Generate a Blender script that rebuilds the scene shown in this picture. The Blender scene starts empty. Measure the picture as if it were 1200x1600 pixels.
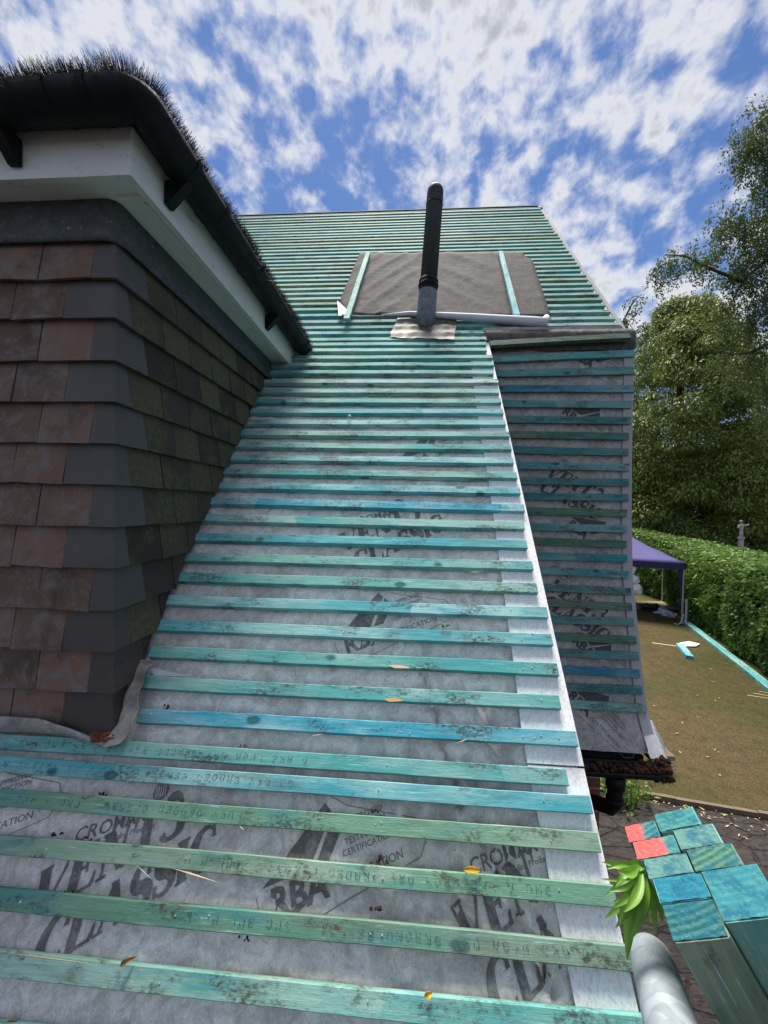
import bpy, bmesh, math, random
import numpy as np
from mathutils import Vector, Matrix, noise
R = math.radians
random.seed(7)
scene = bpy.context.scene
C = scene.collection
H = 3.8                                   # camera height above the lawn

# ------------------------------------------------------------------ camera
PITCH, YAW, ROLL, F = R(-0.8254), R(-3.8131), R(1.0846), 600.0
_fw = Vector((math.sin(YAW)*math.cos(PITCH), math.cos(YAW)*math.cos(PITCH), math.sin(PITCH)))
_rt = Vector((math.cos(YAW), -math.sin(YAW), 0))
_up = _rt.cross(_fw)
RT = math.cos(ROLL)*_rt + math.sin(ROLL)*_up
UP = -math.sin(ROLL)*_rt + math.cos(ROLL)*_up
FW = _fw
CAM = Vector((0, 0, H))
cam = bpy.data.cameras.new('camera'); camo = bpy.data.objects.new('camera', cam); C.objects.link(camo)
cam.sensor_fit = 'HORIZONTAL'; cam.sensor_width = 36; cam.lens = 18.0
cam.clip_start = 0.02; cam.clip_end = 2000
m3 = Matrix((RT, UP, -FW)).transposed()
camo.matrix_world = Matrix.Translation(CAM) @ m3.to_4x4()
scene.camera = camo
scene.render.resolution_x, scene.render.resolution_y = 768, 1024
scene.view_settings.view_transform = 'Standard'; scene.view_settings.look = 'None'
scene.view_settings.exposure = 0.92; scene.view_settings.gamma = 1
scene.view_settings.use_curve_mapping = False
try:
    scene.cycles.use_denoising = True
    scene.cycles.max_bounces = 8
except Exception: pass

# ------------------------------------------------------------------ world and sun
SUN_EL, SUN_AZ = R(70), R(-6)            # azimuth from +Y towards +X (negative: left of the view)
W = bpy.data.worlds.new("World"); scene.world = W; W.use_nodes = True
nt = W.node_tree; N_ = nt.nodes; L_ = nt.links
for n in list(N_): N_.remove(n)
def wn(t, **k):
    n = N_.new(t)
    for a, b in k.items(): setattr(n, a, b)
    return n
out = wn('ShaderNodeOutputWorld'); bg = wn('ShaderNodeBackground'); bg.inputs[1].default_value = 0.1
sky = wn('ShaderNodeTexSky', sky_type='NISHITA', sun_disc=False)
sky.sun_elevation = SUN_EL; sky.sun_rotation = SUN_AZ; sky.air_density = 1.0; sky.dust_density = 0.3; sky.ozone_density = 3.0
tc = wn('ShaderNodeTexCoord'); sep = wn('ShaderNodeSeparateXYZ'); L_.new(tc.outputs['Generated'], sep.inputs[0])
def wm(op, a, b=None, c=None, clamp=False):
    n = wn('ShaderNodeMath', operation=op, use_clamp=clamp)
    for i, v in enumerate((a, b, c)):
        if v is None: continue
        if isinstance(v, (int, float)): n.inputs[i].default_value = v
        else: L_.new(v, n.inputs[i])
    return n.outputs[0]
zz = wm('ADD', wm('MAXIMUM', sep.outputs[2], 0.0), 0.35)
cu, cv = wm('DIVIDE', sep.outputs[0], zz), wm('DIVIDE', sep.outputs[1], zz)
comb = wn('ShaderNodeCombineXYZ'); L_.new(cu, comb.inputs[0]); L_.new(cv, comb.inputs[1])
def wnoise(scale, detail, rough, off, dist=0.0):
    mp = wn('ShaderNodeMapping'); mp.inputs['Location'].default_value = off; mp.inputs['Scale'].default_value = (1, .8, 1.15); L_.new(tc.outputs['Generated'], mp.inputs[0])
    n = wn('ShaderNodeTexNoise'); n.inputs['Scale'].default_value = scale; n.inputs['Detail'].default_value = detail
    n.inputs['Roughness'].default_value = rough; n.inputs['Distortion'].default_value = dist
    L_.new(mp.outputs[0], n.inputs['Vector']); return n.outputs['Fac']
def wblob(u, v, su, sv):
    du = wm('MULTIPLY', wm('SUBTRACT', cu, u), 1/su); dv = wm('MULTIPLY', wm('SUBTRACT', cv, v), 1/sv)
    d = wm('ADD', wm('MULTIPLY', du, du), wm('MULTIPLY', dv, dv))
    return wm('POWER', 2.718, wm('MULTIPLY', d, -1.0))
puff = wnoise(20.0, 5, .54, (3.1, 1.7, 0), .10)
big = wnoise(4.2, 3, .5, (5.3, 2.2, 0))
wisp = wnoise(48, 4, .6, (1, 9, 0), .2)
dens = wm('ADD', wm('MULTIPLY', puff, 1.65), wm('MULTIPLY', big, .35))
dens = wm('ADD', dens, wm('MULTIPLY', wisp, .16))
dens = wm('ADD', dens, wm('MULTIPLY', wblob(0.05, 0.52, .28, .12), .30))     # the big bank overhead
dens = wm('ADD', dens, wm('MULTIPLY', wblob(-0.52, 0.55, .16, .10), .34))
dens = wm('ADD', dens, wm('MULTIPLY', wblob(0.05, -1.0, 1.2, .8), .22))
dens = wm('ADD', dens, wm('MULTIPLY', wblob(.60, 1.03, .22, .10), .30))
dens = wm('ADD', dens, wm('MULTIPLY', wblob(0.25, .80, .40, .25), .10))
dens = wm('SUBTRACT', dens, wm('MULTIPLY', wblob(-0.20, .85, .25, .2), .06))
dens = wm('SUBTRACT', dens, wm('MULTIPLY', wblob(.50, .86, .10, .08), .14))
mr = wn('ShaderNodeMapRange', interpolation_type='SMOOTHSTEP'); L_.new(dens, mr.inputs[0])
mr.inputs[1].default_value = .93; mr.inputs[2].default_value = 1.52
cloudcol = wn('ShaderNodeMapRange', interpolation_type='SMOOTHSTEP'); L_.new(dens, cloudcol.inputs[0])
cloudcol.inputs[1].default_value = 1.30; cloudcol.inputs[2].default_value = 1.75
cmix = wn('ShaderNodeMix', data_type='RGBA')
cmix.inputs[6].default_value = (4.6, 4.65, 4.85, 1); cmix.inputs[7].default_value = (2.5, 2.65, 3.05, 1)
L_.new(cloudcol.outputs[0], cmix.inputs[0])
skyt = wn('ShaderNodeMix', data_type='RGBA', blend_type='MULTIPLY'); skyt.inputs[0].default_value = 1
skyt.inputs[7].default_value = (0.42, 0.51, 0.65, 1); L_.new(sky.outputs[0], skyt.inputs[6])
mix = wn('ShaderNodeMix', data_type='RGBA'); L_.new(mr.outputs[0], mix.inputs[0])
L_.new(skyt.outputs[2], mix.inputs[6]); L_.new(cmix.outputs[2], mix.inputs[7])
L_.new(mix.outputs[2], bg.inputs[0]); L_.new(bg.outputs[0], out.inputs[0])

sun = bpy.data.lights.new('sun', 'SUN'); sun.energy = 4.2; sun.angle = R(26); sun.color = (1, .95, .86)
suno = bpy.data.objects.new('sun', sun); C.objects.link(suno)
sd = Vector((math.sin(SUN_AZ)*math.cos(SUN_EL), math.cos(SUN_AZ)*math.cos(SUN_EL), math.sin(SUN_EL)))
suno.rotation_euler = sd.to_track_quat('Z', 'Y').to_euler(); suno.location = (0, 0, 30)

# ------------------------------------------------------------------ geometry helpers
TH = R(50.469); D = 1.25                  # roof pitch, distance of the batten tops from the camera
NR = Vector((0, -math.sin(TH), math.cos(TH))); SR = Vector((0, math.cos(TH), math.sin(TH)))
O0 = CAM - NR*D
XA = Vector((1, 0, 0))
def rp(x, s, n=0.0): return O0 + XA*x + SR*s + NR*n          # roof frame; n = 0 is the top of the battens
MEM = -0.024
def ray(px, py): px, py = float(px), float(py); return ((px-600)*RT - (py-800)*UP + F*FW)/F
def at(px, py, Y): d = ray(px, py); return CAM + d*(Y/d.y)
def atx(px, py, X): d = ray(px, py); return CAM + d*(X/d.x)
def atz(px, py, z=0.0): d = ray(px, py); return CAM + d*((z-H)/d.z)
def roof(px, py, n=0.0):
    d = ray(px, py); k = (-D+n)/NR.dot(d); P = CAM + d*k; q = P-O0
    return q.x, q.dot(SR)
def nz(x, y=0, z=0): return noise.noise(Vector((x, y, z)))

def mesh_obj(name, verts, faces, mat, parent=None, smooth=False, origin=None, uvs=None):
    me = bpy.data.meshes.new(name)
    if origin is not None:
        o_ = Vector(origin); verts = [Vector(v)-o_ for v in verts]
    me.from_pydata([tuple(v) for v in verts], [], faces)
    if mat is not None:
        for m in (mat if isinstance(mat, (list, tuple)) else [mat]): me.materials.append(m)
    if smooth: me.polygons.foreach_set('use_smooth', [True]*len(me.polygons))
    me.update()
    o = bpy.data.objects.new(name, me); C.objects.link(o)
    if origin is not None: o.location = origin
    if parent is not None: setpar(o, parent)
    return o
def wmat(o):
    m = Matrix.LocRotScale(o.location, o.rotation_euler, o.scale)
    return (wmat(o.parent) @ o.matrix_parent_inverse @ m) if o.parent else m
def setpar(o, p):
    o.parent = p; o.matrix_parent_inverse = wmat(p).inverted()
def tag(o, label=None, cat=None, group=None, kind=None):
    if label: o['label'] = label
    if cat: o['category'] = cat
    if group: o['group'] = group
    if kind: o['kind'] = kind
    return o
def empty(name, loc, label=None, cat=None, group=None):
    o = bpy.data.objects.new(name, None); C.objects.link(o); o.location = loc; o.empty_display_size = .1
    return tag(o, label, cat, group)

class MB:
    def __init__(s): s.v = []; s.f = []
    def add(s, vs, fs):
        b = len(s.v); s.v += [Vector(v) for v in vs]; s.f += [tuple(b+i for i in f) for f in fs]
    def box(s, o, ax, ay, az):            # corner o and three edge vectors
        o, ax, ay, az = map(Vector, (o, ax, ay, az))
        vs = [o, o+ax, o+ax+ay, o+ay, o+az, o+ax+az, o+ax+ay+az, o+ay+az]
        fs = [(0,3,2,1),(4,5,6,7),(0,1,5,4),(1,2,6,5),(2,3,7,6),(3,0,4,7)]
        if ax.cross(ay).dot(az) < 0: fs = [f[::-1] for f in fs]
        s.add(vs, fs)
    def cbox(s, x0, x1, y0, y1, z0, z1): s.box((x0,y0,z0), (x1-x0,0,0), (0,y1-y0,0), (0,0,z1-z0))
    def tube(s, pts, rad, n=12, cap=True):
        pts = [Vector(p) for p in pts]; rr = rad if isinstance(rad, (list, tuple)) else [rad]*len(pts)
        rings = []; ref = None
        for i, p in enumerate(pts):
            t = (pts[min(i+1, len(pts)-1)]-pts[max(i-1, 0)]).normalized()
            if ref is None: ref = t.orthogonal().normalized()
            ref = (ref - t*ref.dot(t)).normalized(); b = t.cross(ref)
            rings.append([p + (ref*math.cos(2*math.pi*k/n)+b*math.sin(2*math.pi*k/n))*rr[i] for k in range(n)])
        vs = [v for r_ in rings for v in r_]; fs = []
        for i in range(len(pts)-1):
            for k in range(n):
                a, b_ = i*n+k, i*n+(k+1) % n; fs.append((a, b_, b_+n, a+n))
        if cap: fs.append(tuple(range(n))[::-1]); fs.append(tuple((len(pts)-1)*n+k for k in range(n)))
        s.add(vs, fs)
    def grid(s, P):                       # P[i][j] points
        r, c = len(P), len(P[0]); vs = [p for row in P for p in row]; fs = []
        for i in range(r-1):
            for j in range(c-1): fs.append((i*c+j, i*c+j+1, (i+1)*c+j+1, (i+1)*c+j))
        s.add(vs, fs)
    def prism(s, poly, ext):              # polygon points extruded by a vector
        ext = Vector(ext); n = len(poly); poly = [Vector(p) for p in poly]
        vs = poly + [p+ext for p in poly]
        nn = sum(((poly[i]).cross(poly[(i+1) % n]) for i in range(n)), Vector())
        fs = [tuple(range(n)), tuple(range(2*n-1, n-1, -1))] + [(i, i+n, (i+1) % n+n, (i+1) % n) for i in range(n)]
        if nn.dot(ext) > 0: fs = [f[::-1] for f in fs]
        s.add(vs, fs)
    def build(s, name, mat, parent=None, smooth=False, origin=None): return mesh_obj(name, s.v, s.f, mat, parent, smooth, origin)

def leaf_mesh(name, pos, dirs, nrm, ln, wd, mat, parent=None, origin=(0,0,0)):
    """many leaf-shaped quads. arrays (n,3), lengths, widths"""
    n = len(pos); d = dirs/np.linalg.norm(dirs, axis=1, keepdims=True)
    side = np.cross(d, nrm); side /= (np.linalg.norm(side, axis=1, keepdims=True)+1e-9)
    up = np.cross(side, d)
    ln = ln[:, None]; wd = wd[:, None]
    v = np.empty((n, 4, 3)); v[:, 0] = pos; v[:, 2] = pos + d*ln
    v[:, 1] = pos + d*ln*.45 + side*wd*.5 + up*wd*.12; v[:, 3] = pos + d*ln*.45 - side*wd*.5 + up*wd*.12
    v = v.reshape(-1, 3) - np.array(origin)
    me = bpy.data.meshes.new(name); me.vertices.add(4*n); me.vertices.foreach_set('co', v.ravel())
    me.loops.add(4*n); me.loops.foreach_set('vertex_index', np.arange(4*n, dtype=np.int32))
    me.polygons.add(n); me.polygons.foreach_set('loop_start', np.arange(0, 4*n, 4, dtype=np.int32))
    me.materials.append(mat); me.update(calc_edges=True); me.validate()
    o = bpy.data.objects.new(name, me); C.objects.link(o); o.location = origin
    if parent is not None: setpar(o, parent)
    return o

# ------------------------------------------------------------------ materials
class NT:
    def __init__(s, name, rough=.6, spec=.3, metal=0):
        s.m = bpy.data.materials.new(name); s.m.use_nodes = True; s.t = s.m.node_tree
        s.b = s.t.nodes['Principled BSDF']; s.b.inputs['Roughness'].default_value = rough
        s.b.inputs['Specular IOR Level'].default_value = spec; s.b.inputs['Metallic'].default_value = metal
        s.co = s.n('ShaderNodeTexCoord').outputs['Object']
    def n(s, t, **k):
        n = s.t.nodes.new(t)
        for a, b in k.items(): setattr(n, a, b)
        return n
    def set(s, inp, v):
        if v is None: return
        if isinstance(v, bpy.types.NodeSocket): s.t.links.new(v, inp)
        elif isinstance(v, (tuple, list)) and inp.type == 'RGBA' and len(v) == 3: inp.default_value = (*v, 1)
        else: inp.default_value = v
    def map(s, vec, scale=(1,1,1), loc=(0,0,0), rot=(0,0,0)):
        m = s.n('ShaderNodeMapping'); s.set(m.inputs[0], vec); m.inputs['Scale'].default_value = scale
        m.inputs['Rotation'].default_value = rot
        s.set(m.inputs['Location'], loc); return m.outputs[0]
    def noise(s, vec, scale, detail=4, rough=.55, dist=0.0, col=False):
        m = s.n('ShaderNodeTexNoise'); s.set(m.inputs['Vector'], vec); m.inputs['Scale'].default_value = scale
        m.inputs['Detail'].default_value = detail; m.inputs['Roughness'].default_value = rough; m.inputs['Distortion'].default_value = dist
        return m.outputs['Color' if col else 'Fac']
    def vor(s, vec, scale, feature='F1', out='Distance', rnd=1.0):
        m = s.n('ShaderNodeTexVoronoi', feature=feature); s.set(m.inputs['Vector'], vec); m.inputs['Scale'].default_value = scale
        m.inputs['Randomness'].default_value = rnd; return m.outputs[out]
    def mr(s, v, a, b, c=0.0, d=1.0, smooth=True):
        m = s.n('ShaderNodeMapRange', interpolation_type='SMOOTHSTEP' if smooth else 'LINEAR'); s.set(m.inputs[0], v)
        for i, x in enumerate((a, b, c, d)): m.inputs[i+1].default_value = x
        return m.outputs[0]
    def mix(s, f, a, b, mode='MIX'):
        m = s.n('ShaderNodeMix', data_type='RGBA', blend_type=mode); s.set(m.inputs[0], f); s.set(m.inputs[6], a); s.set(m.inputs[7], b)
        return m.outputs[2]
    def math(s, op, a, b=None, clamp=False):
        m = s.n('ShaderNodeMath', operation=op, use_clamp=clamp); s.set(m.inputs[0], a)
        if b is not None: s.set(m.inputs[1], b)
        return m.outputs[0]
    def sep(s, v):
        m = s.n('ShaderNodeSeparateXYZ'); s.set(m.inputs[0], v); return m.outputs
    def comb(s, x, y, z):
        m = s.n('ShaderNodeCombineXYZ'); s.set(m.inputs[0], x); s.set(m.inputs[1], y); s.set(m.inputs[2], z); return m.outputs[0]
    def bump(s, h, strength=.3, dist=.002):
        m = s.n('ShaderNodeBump'); m.inputs['Strength'].default_value = strength; m.inputs['Distance'].default_value = dist
        s.set(m.inputs['Height'], h); s.t.links.new(m.outputs[0], s.b.inputs['Normal'])
    def base(s, c): s.set(s.b.inputs['Base Color'], c); return s
    def rnd(s): return s.n('ShaderNodeObjectInfo').outputs['Random']

def simple(name, col, rough=.6, spec=.3, metal=0, var=.12, scale=20, bump=0.0):
    m = NT(name, rough, spec, metal)
    f = m.noise(m.co, scale, 5, .6)
    m.base(m.mix(f, tuple(c*(1-var) for c in col), tuple(min(1, c*(1+var)) for c in col)))
    if bump: m.bump(f, bump, .003)
    return m.m

def wood_mat(name='treated_batten_wood', printed=False):
    m = NT(name, .72, .25); info = m.n('ShaderNodeObjectInfo')
    r100 = m.math('MULTIPLY', info.outputs['Random'], 91.7)
    vec = m.n('ShaderNodeVectorMath', operation='ADD'); m.set(vec.inputs[0], m.co); m.set(vec.inputs[1], m.comb(r100, r100, r100))
    v = vec.outputs[0]
    col = info.outputs['Color']
    hsv = m.n('ShaderNodeHueSaturation'); m.set(hsv.inputs['Color'], col); hsv.inputs['Hue'].default_value = .465
    hsv.inputs['Saturation'].default_value = .50; hsv.inputs['Value'].default_value = 1.38
    pale = hsv.outputs[0]
    # blocks left by other battens in the pack, with straight edges
    sx = m.sep(v)
    cell = m.math('FLOOR', m.math('ADD', m.math('MULTIPLY', sx[0], 1.9), m.math('MULTIPLY', m.noise(m.map(v, (.6,.6,.6)), 1), 2.0)))
    wnz = m.n('ShaderNodeTexWhiteNoise', noise_dimensions='1D'); m.set(wnz.inputs['W'], cell)
    block = m.mr(wnz.outputs['Value'], .45, .95, 0, .9, False)
    c = m.mix(block, col, pale)
    # soft colour drift
    c = m.mix(m.mr(m.noise(m.map(v, (2.2, 9, 9)), 1, 5, .6), .40, .64, 0, .85), c, pale)
    c = m.mix(m.mr(m.noise(m.map(v, (4, 14, 14), (7, 3, 1)), 1, 6, .68), .48, .66, 0, .8), c, m.mix(.5, col, (.02, .24, .30)))
    # growth rings and grain
    rings = m.n('ShaderNodeTexWave', wave_type='BANDS', bands_direction='Y', wave_profile='SAW')
    m.set(rings.inputs['Vector'], m.map(v, (.35, 1, 1))); rings.inputs['Scale'].default_value = 22; rings.inputs['Distortion'].default_value = 8
    rings.inputs['Detail'].default_value = 2; rings.inputs['Detail Scale'].default_value = .45
    grain = m.noise(m.map(v, (14, 420, 420)), 1, 5, .65)
    c = m.mix(m.math('MULTIPLY', m.mr(rings.outputs['Fac'], .35, 1, 0, .55), m.mr(m.noise(m.map(v, (.9, 3, 3), (4, 4, 4)), 1), .42, .6)), c, m.mix(.55, col, (.30, .42, .20)))
    c = m.mix(m.mr(grain, .40, .74, 0, .40), c, m.mix(.6, c, (.02, .10, .10)))
    c = m.mix(m.mr(m.noise(m.map(v, (11, 210, 210), (3, 0, 0)), 1, 6, .7), .57, .72, 0, .55), c, (.52, .84, .78))
    # knots
    kv = m.map(v, (11, 19, 19)); kd0 = m.vor(kv, 1); kc = m.sep(m.vor(kv, 1, out='Color'))[0]
    kd = m.math('ADD', kd0, m.mr(kc, .16, .17, 0, 1))
    kd = m.math('ADD', kd, m.math('MULTIPLY', m.math('SUBTRACT', m.noise(m.map(v, (60, 60, 60)), 1, 3), .5), .10))
    c = m.mix(m.mr(kd, .16, .30, .9, 0), c, m.mix(m.mr(kd, 0, .15), (.10, .12, .05), (.012, .10, .11)))
    # site dirt
    dirt = m.math('MULTIPLY', m.mr(m.noise(m.map(v, (6, 14, 14), (11, 2, 5)), 1, 7, .72), .50, .62), m.mr(m.noise(m.map(v, (90, 130, 130)), 1, 5, .7), .38, .60))
    dust = m.mr(m.noise(m.map(v, (3, 9, 9), (2, 8, 1)), 1, 6, .7), .50, .70, 0, .45)
    c = m.mix(dust, c, (.12, .12, .09))
    c = m.mix(m.math('MULTIPLY', dirt, .85), c, (.050, .036, .028))
    specks = m.mr(m.vor(m.map(v, (55, 55, 55)), 1), .05, .11, .75, 0)
    c = m.mix(m.math('MULTIPLY', specks, m.mr(m.noise(v, 9, 2), .5, .62)), c, (.05, .035, .025))
    m.base(c); hh = m.math('ADD', m.math('MULTIPLY', grain, .6), m.math('ADD', m.math('MULTIPLY', rings.outputs['Fac'], .25), m.noise(m.map(v, (60, 120, 120)), 1, 6, .7)))
    m.bump(hh, .55, .0016)
    return m.m

def endgrain_mat(pink=None):
    m = NT('sawn_end_grain' if pink is None else 'pink_sprayed_end_grain', .85, .15); info = m.n('ShaderNodeObjectInfo')
    r = m.math('MULTIPLY', info.outputs['Random'], .16); v = m.map(m.co, (1,1,1), m.comb(m.math('SUBTRACT', r, .10), m.math('ADD', r, .03), 0))
    w = m.n('ShaderNodeTexWave', wave_type='RINGS', rings_direction='Z'); m.set(w.inputs['Vector'], v)
    w.inputs['Scale'].default_value = 44; w.inputs['Distortion'].default_value = 1.1; w.inputs['Detail'].default_value = 3; w.inputs['Detail Scale'].default_value = .5
    fine = m.noise(v, 420, 6, .75)
    c = m.mix(m.math('MULTIPLY', m.mr(w.outputs['Fac'], .2, .9), m.mr(info.outputs['Random'], .2, 1, .10, .55)), info.outputs['Color'], m.mix(.5, info.outputs['Color'], (.20, .46, .42)))
    c = m.mix(m.mr(m.noise(v, 60, 4), .45, .62, 0, .7), c, (.015, .12, .19))
    c = m.mix(m.mr(fine, .55, .75, 0, .6), c, (.34, .54, .50))
    c = m.mix(m.mr(fine, .28, .42, .6, 0), c, (.01, .05, .05))
    if pink is not None:
        sx = m.sep(m.co)[0]; f2 = m.math('ADD', sx, m.math('MULTIPLY', m.math('SUBTRACT', m.noise(m.co, 90, 5, .7), .5), .022))
        k = m.math('MULTIPLY', m.mr(f2, pink-.004, pink+.008, 1, 0), m.mr(m.noise(m.co, 500, 5, .75), .36, .50))
        c = m.mix(k, c, (.82, .10, .09)); c = m.mix(m.math('MULTIPLY', k, m.mr(fine, .5, .7, 0, .5)), c, (.92, .30, .27))
    m.base(c); m.bump(fine, .9, .0016); return m.m

def membrane_mat(name, lo, hi, brown=(.20,.175,.16), amt=.5):
    m = NT(name, .78, .2)
    fib = m.noise(m.map(m.co, (1,1,1)), 210, 6, .75, 1.2)
    blot = m.noise(m.co, 22, 7, .74, .7); bigb = m.noise(m.co, 3.2, 5, .65)
    f = m.math('ADD', m.math('MULTIPLY', fib, .50), m.math('MULTIPLY', blot, .75))
    c = m.mix(m.mr(f, .46, .80), lo, hi)
    c = m.mix(m.mr(bigb, .45, .75, 0, amt), c, brown)
    d = m.math('MULTIPLY', m.mr(m.noise(m.co, 5, 8, .75), .60, .72), m.mr(m.noise(m.co, 150, 4, .7), .45, .6))
    c = m.mix(m.math('MULTIPLY', d, .75), c, (.06, .042, .03))
    sp = m.mr(m.vor(m.co, 34), .035, .075, .85, 0)
    c = m.mix(m.math('MULTIPLY', sp, m.mr(m.noise(m.co, 4.5, 2), .5, .6)), c, (.035, .025, .02))
    m.base(c); m.bump(m.math('ADD', fib, m.math('MULTIPLY', blot, 2)), .45, .0025); return m.m

M = {}
M['wood'] = wood_mat(); M['endgrain'] = endgrain_mat()
M['membrane'] = membrane_mat('grey_underlay', (.45,.415,.388), (.88,.84,.80))
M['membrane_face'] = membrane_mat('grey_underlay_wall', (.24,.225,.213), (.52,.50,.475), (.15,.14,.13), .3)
def ink_mat(name, a, b):
    m = NT(name, .75, .2); f = m.noise(m.co, 22, 7, .74, .7); g = m.noise(m.co, 260, 5, .75)
    m.base(m.mix(m.mr(m.math('ADD', m.math('MULTIPLY', f, .7), m.math('MULTIPLY', g, .45)), .48, .74), a, b)); m.bump(g, .4, .002); return m.m
M['ink'] = ink_mat('grey_print_ink', (.13,.12,.112), (.34,.32,.305))
M['inkthin'] = simple('grey_small_print_ink', (.17,.165,.17), .7, .2, var=.2, scale=90)
M['batten_ink'] = simple('black_jet_ink', (.025,.10,.11), .7, .2)
def strip_mat():
    m = NT('white_undercloak_board', .6, .3)
    a = m.noise(m.map(m.co, (1, .7, .7), rot=(0, 0, .5)), 130, 5, .7, .8); b = m.noise(m.co, 300, 4, .7)
    c = m.mix(m.mr(a, .42, .66), (.84,.83,.82), (.62,.61,.61))
    c = m.mix(m.mr(b, .55, .75, 0, .35), c, (.35,.35,.38))
    c = m.mix(m.mr(m.noise(m.co, 6, 6, .7), .58, .75, 0, .3), c, (.40,.37,.34))
    c = m.mix(m.mr(m.vor(m.co, 40), .03, .06, .7, 0), c, (.12,.10,.09))
    m.base(c); m.bump(a, .35, .0015); return m.m
M['strip'] = strip_mat()
def clay_mat():
    m = NT('brown_clay_tile', .75, .25)
    g = m.n('ShaderNodeNewGeometry').outputs['Random Per Island']
    c = m.mix(g, (.120,.072,.053), (.200,.122,.090))
    c = m.mix(m.mr(m.noise(m.co, 16, 6, .7, .6), .44, .66, 0, .85), c, (.175,.155,.15))
    c = m.mix(m.mr(m.noise(m.co, 9, 5, .65), .52, .72, 0, .7), c, (.055,.040,.034))
    c = m.mix(m.mr(m.noise(m.co, 6, 6, .7, 1.0), .60, .70, 0, .55), c, (.26,.085,.035))
    c = m.mix(m.mr(m.noise(m.co, 110, 5, .75), .60, .70, 0, .5), c, (.30,.26,.23))
    c = m.mix(m.mr(m.vor(m.co, 48), .04, .09, .7, 0), c, (.42,.40,.36))
    m.base(c); m.bump(m.noise(m.co, 150, 6, .7), .6, .002); return m.m
M['clay'] = clay_mat()
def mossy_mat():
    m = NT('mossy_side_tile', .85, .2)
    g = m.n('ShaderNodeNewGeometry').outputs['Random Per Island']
    c = m.mix(g, (.040,.034,.027), (.078,.064,.048))  # tile's own dark brown, deepened to stand in for shade on the cheek
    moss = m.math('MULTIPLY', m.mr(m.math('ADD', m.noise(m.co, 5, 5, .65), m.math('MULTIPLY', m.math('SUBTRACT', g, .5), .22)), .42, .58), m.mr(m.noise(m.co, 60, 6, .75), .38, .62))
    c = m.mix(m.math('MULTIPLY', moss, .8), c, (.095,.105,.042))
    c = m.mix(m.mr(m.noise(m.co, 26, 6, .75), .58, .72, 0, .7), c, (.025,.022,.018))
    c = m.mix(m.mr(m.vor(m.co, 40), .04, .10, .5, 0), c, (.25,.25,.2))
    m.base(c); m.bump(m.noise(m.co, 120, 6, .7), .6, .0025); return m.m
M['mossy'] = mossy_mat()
def corner_mat():
    m = NT('dark_corner_tile', .55, .35)
    c = m.mix(m.noise(m.co, 8, 5), (.055,.049,.046), (.100,.092,.087))
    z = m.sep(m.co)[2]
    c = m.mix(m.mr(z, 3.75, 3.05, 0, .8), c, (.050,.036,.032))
    c = m.mix(m.mr(m.noise(m.co, 60, 6, .75), .60, .72, 0, .6), c, (.17,.135,.12))
    c = m.mix(m.mr(m.vor(m.co, 42), .03, .07, .6, 0), c, (.35,.33,.3))
    m.base(c); m.bump(m.noise(m.co, 200, 5, .7), .3, .001); return m.m
M['corner'] = corner_mat()
M['red_edge'] = simple('red_broken_edge', (.28,.07,.03), .9, .1, var=.4, scale=60)
def paint_mat():
    m = NT('white_fascia_paint', .4, .4)
    a = m.noise(m.map(m.co, (3, 3, 22)), 1, 6, .7)
    c = m.mix(m.mr(a, .5, .75, 0, .45), (.66,.66,.62), (.48,.475,.43))
    c = m.mix(m.mr(m.noise(m.map(m.co, (1,1,3)), 18, 7, .75, 1), .56, .70, 0, .65), c, (.20,.20,.17))
    m.base(c); return m.m
M['paint'] = paint_mat()
def pvc(name, col=(.012,.014,.018), rough=.32):
    m = NT(name, rough, .5)
    f = m.noise(m.co, 14, 6, .7)
    m.base(m.mix(m.mr(f, .5, .8, 0, .5), col, tuple(2.2*q+.006 for q in col))); m.b.inputs['Specular IOR Level'].default_value = .22
    m.set(m.b.inputs['Roughness'], m.mr(m.noise(m.co, 40, 5), .3, .8, rough, rough+.28)); return m.m
M['pvc'] = pvc('black_gutter_plastic', (.006,.0065,.008), .45); M['pipe'] = pvc('weathered_pipe_plastic', (.035,.034,.036), .5)
M['bristle'] = simple('black_bristle', (.014,.013,.016), .5, .4)
def lead_mat(name, a, b):
    m = NT(name, .6, .4, .1)
    f = m.noise(m.co, 18, 7, .7, .8)
    c = m.mix(m.mr(f, .35, .7), a, b); c = m.mix(m.mr(m.noise(m.co, 60, 6, .75), .6, .72, 0, .6), c, (.55,.54,.52))
    m.base(c); m.bump(m.noise(m.co, 35, 5), .5, .004); return m.m
M['lead'] = lead_mat('dull_lead', (.20,.185,.175), (.36,.34,.325)); M['lead_brown'] = lead_mat('brown_stained_lead', (.070,.060,.055), (.175,.155,.145))
M['lead_grey'] = lead_mat('blue_grey_lead_sleeve', (.10,.115,.13), (.19,.215,.24))
M['lead_dark'] = lead_mat('dark_lead_apron', (.035,.040,.042), (.070,.078,.080))
def patch_mat():
    m = NT('dark_breather_membrane', .85, .15)
    f = m.noise(m.map(m.co, (1,1,1)), 24, 6, .7, .5)
    c = m.mix(m.mr(f, .35, .72), (.068,.062,.060), (.125,.114,.110))
    w = m.n('ShaderNodeTexWave', wave_type='BANDS', bands_direction='DIAGONAL'); m.set(w.inputs['Vector'], m.map(m.co, (1, .6, .6)))
    w.inputs['Scale'].default_value = 1.5; w.inputs['Distortion'].default_value = 2.5; w.inputs['Detail'].default_value = 3
    m.base(c); m.bump(m.noise(m.co, 12, 5, .6), .3, .015); return m.m
M['patch'] = patch_mat()
M['patch_back'] = simple('pale_membrane_underside', (.55,.56,.60), .6, .3, var=.1, scale=30)
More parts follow.
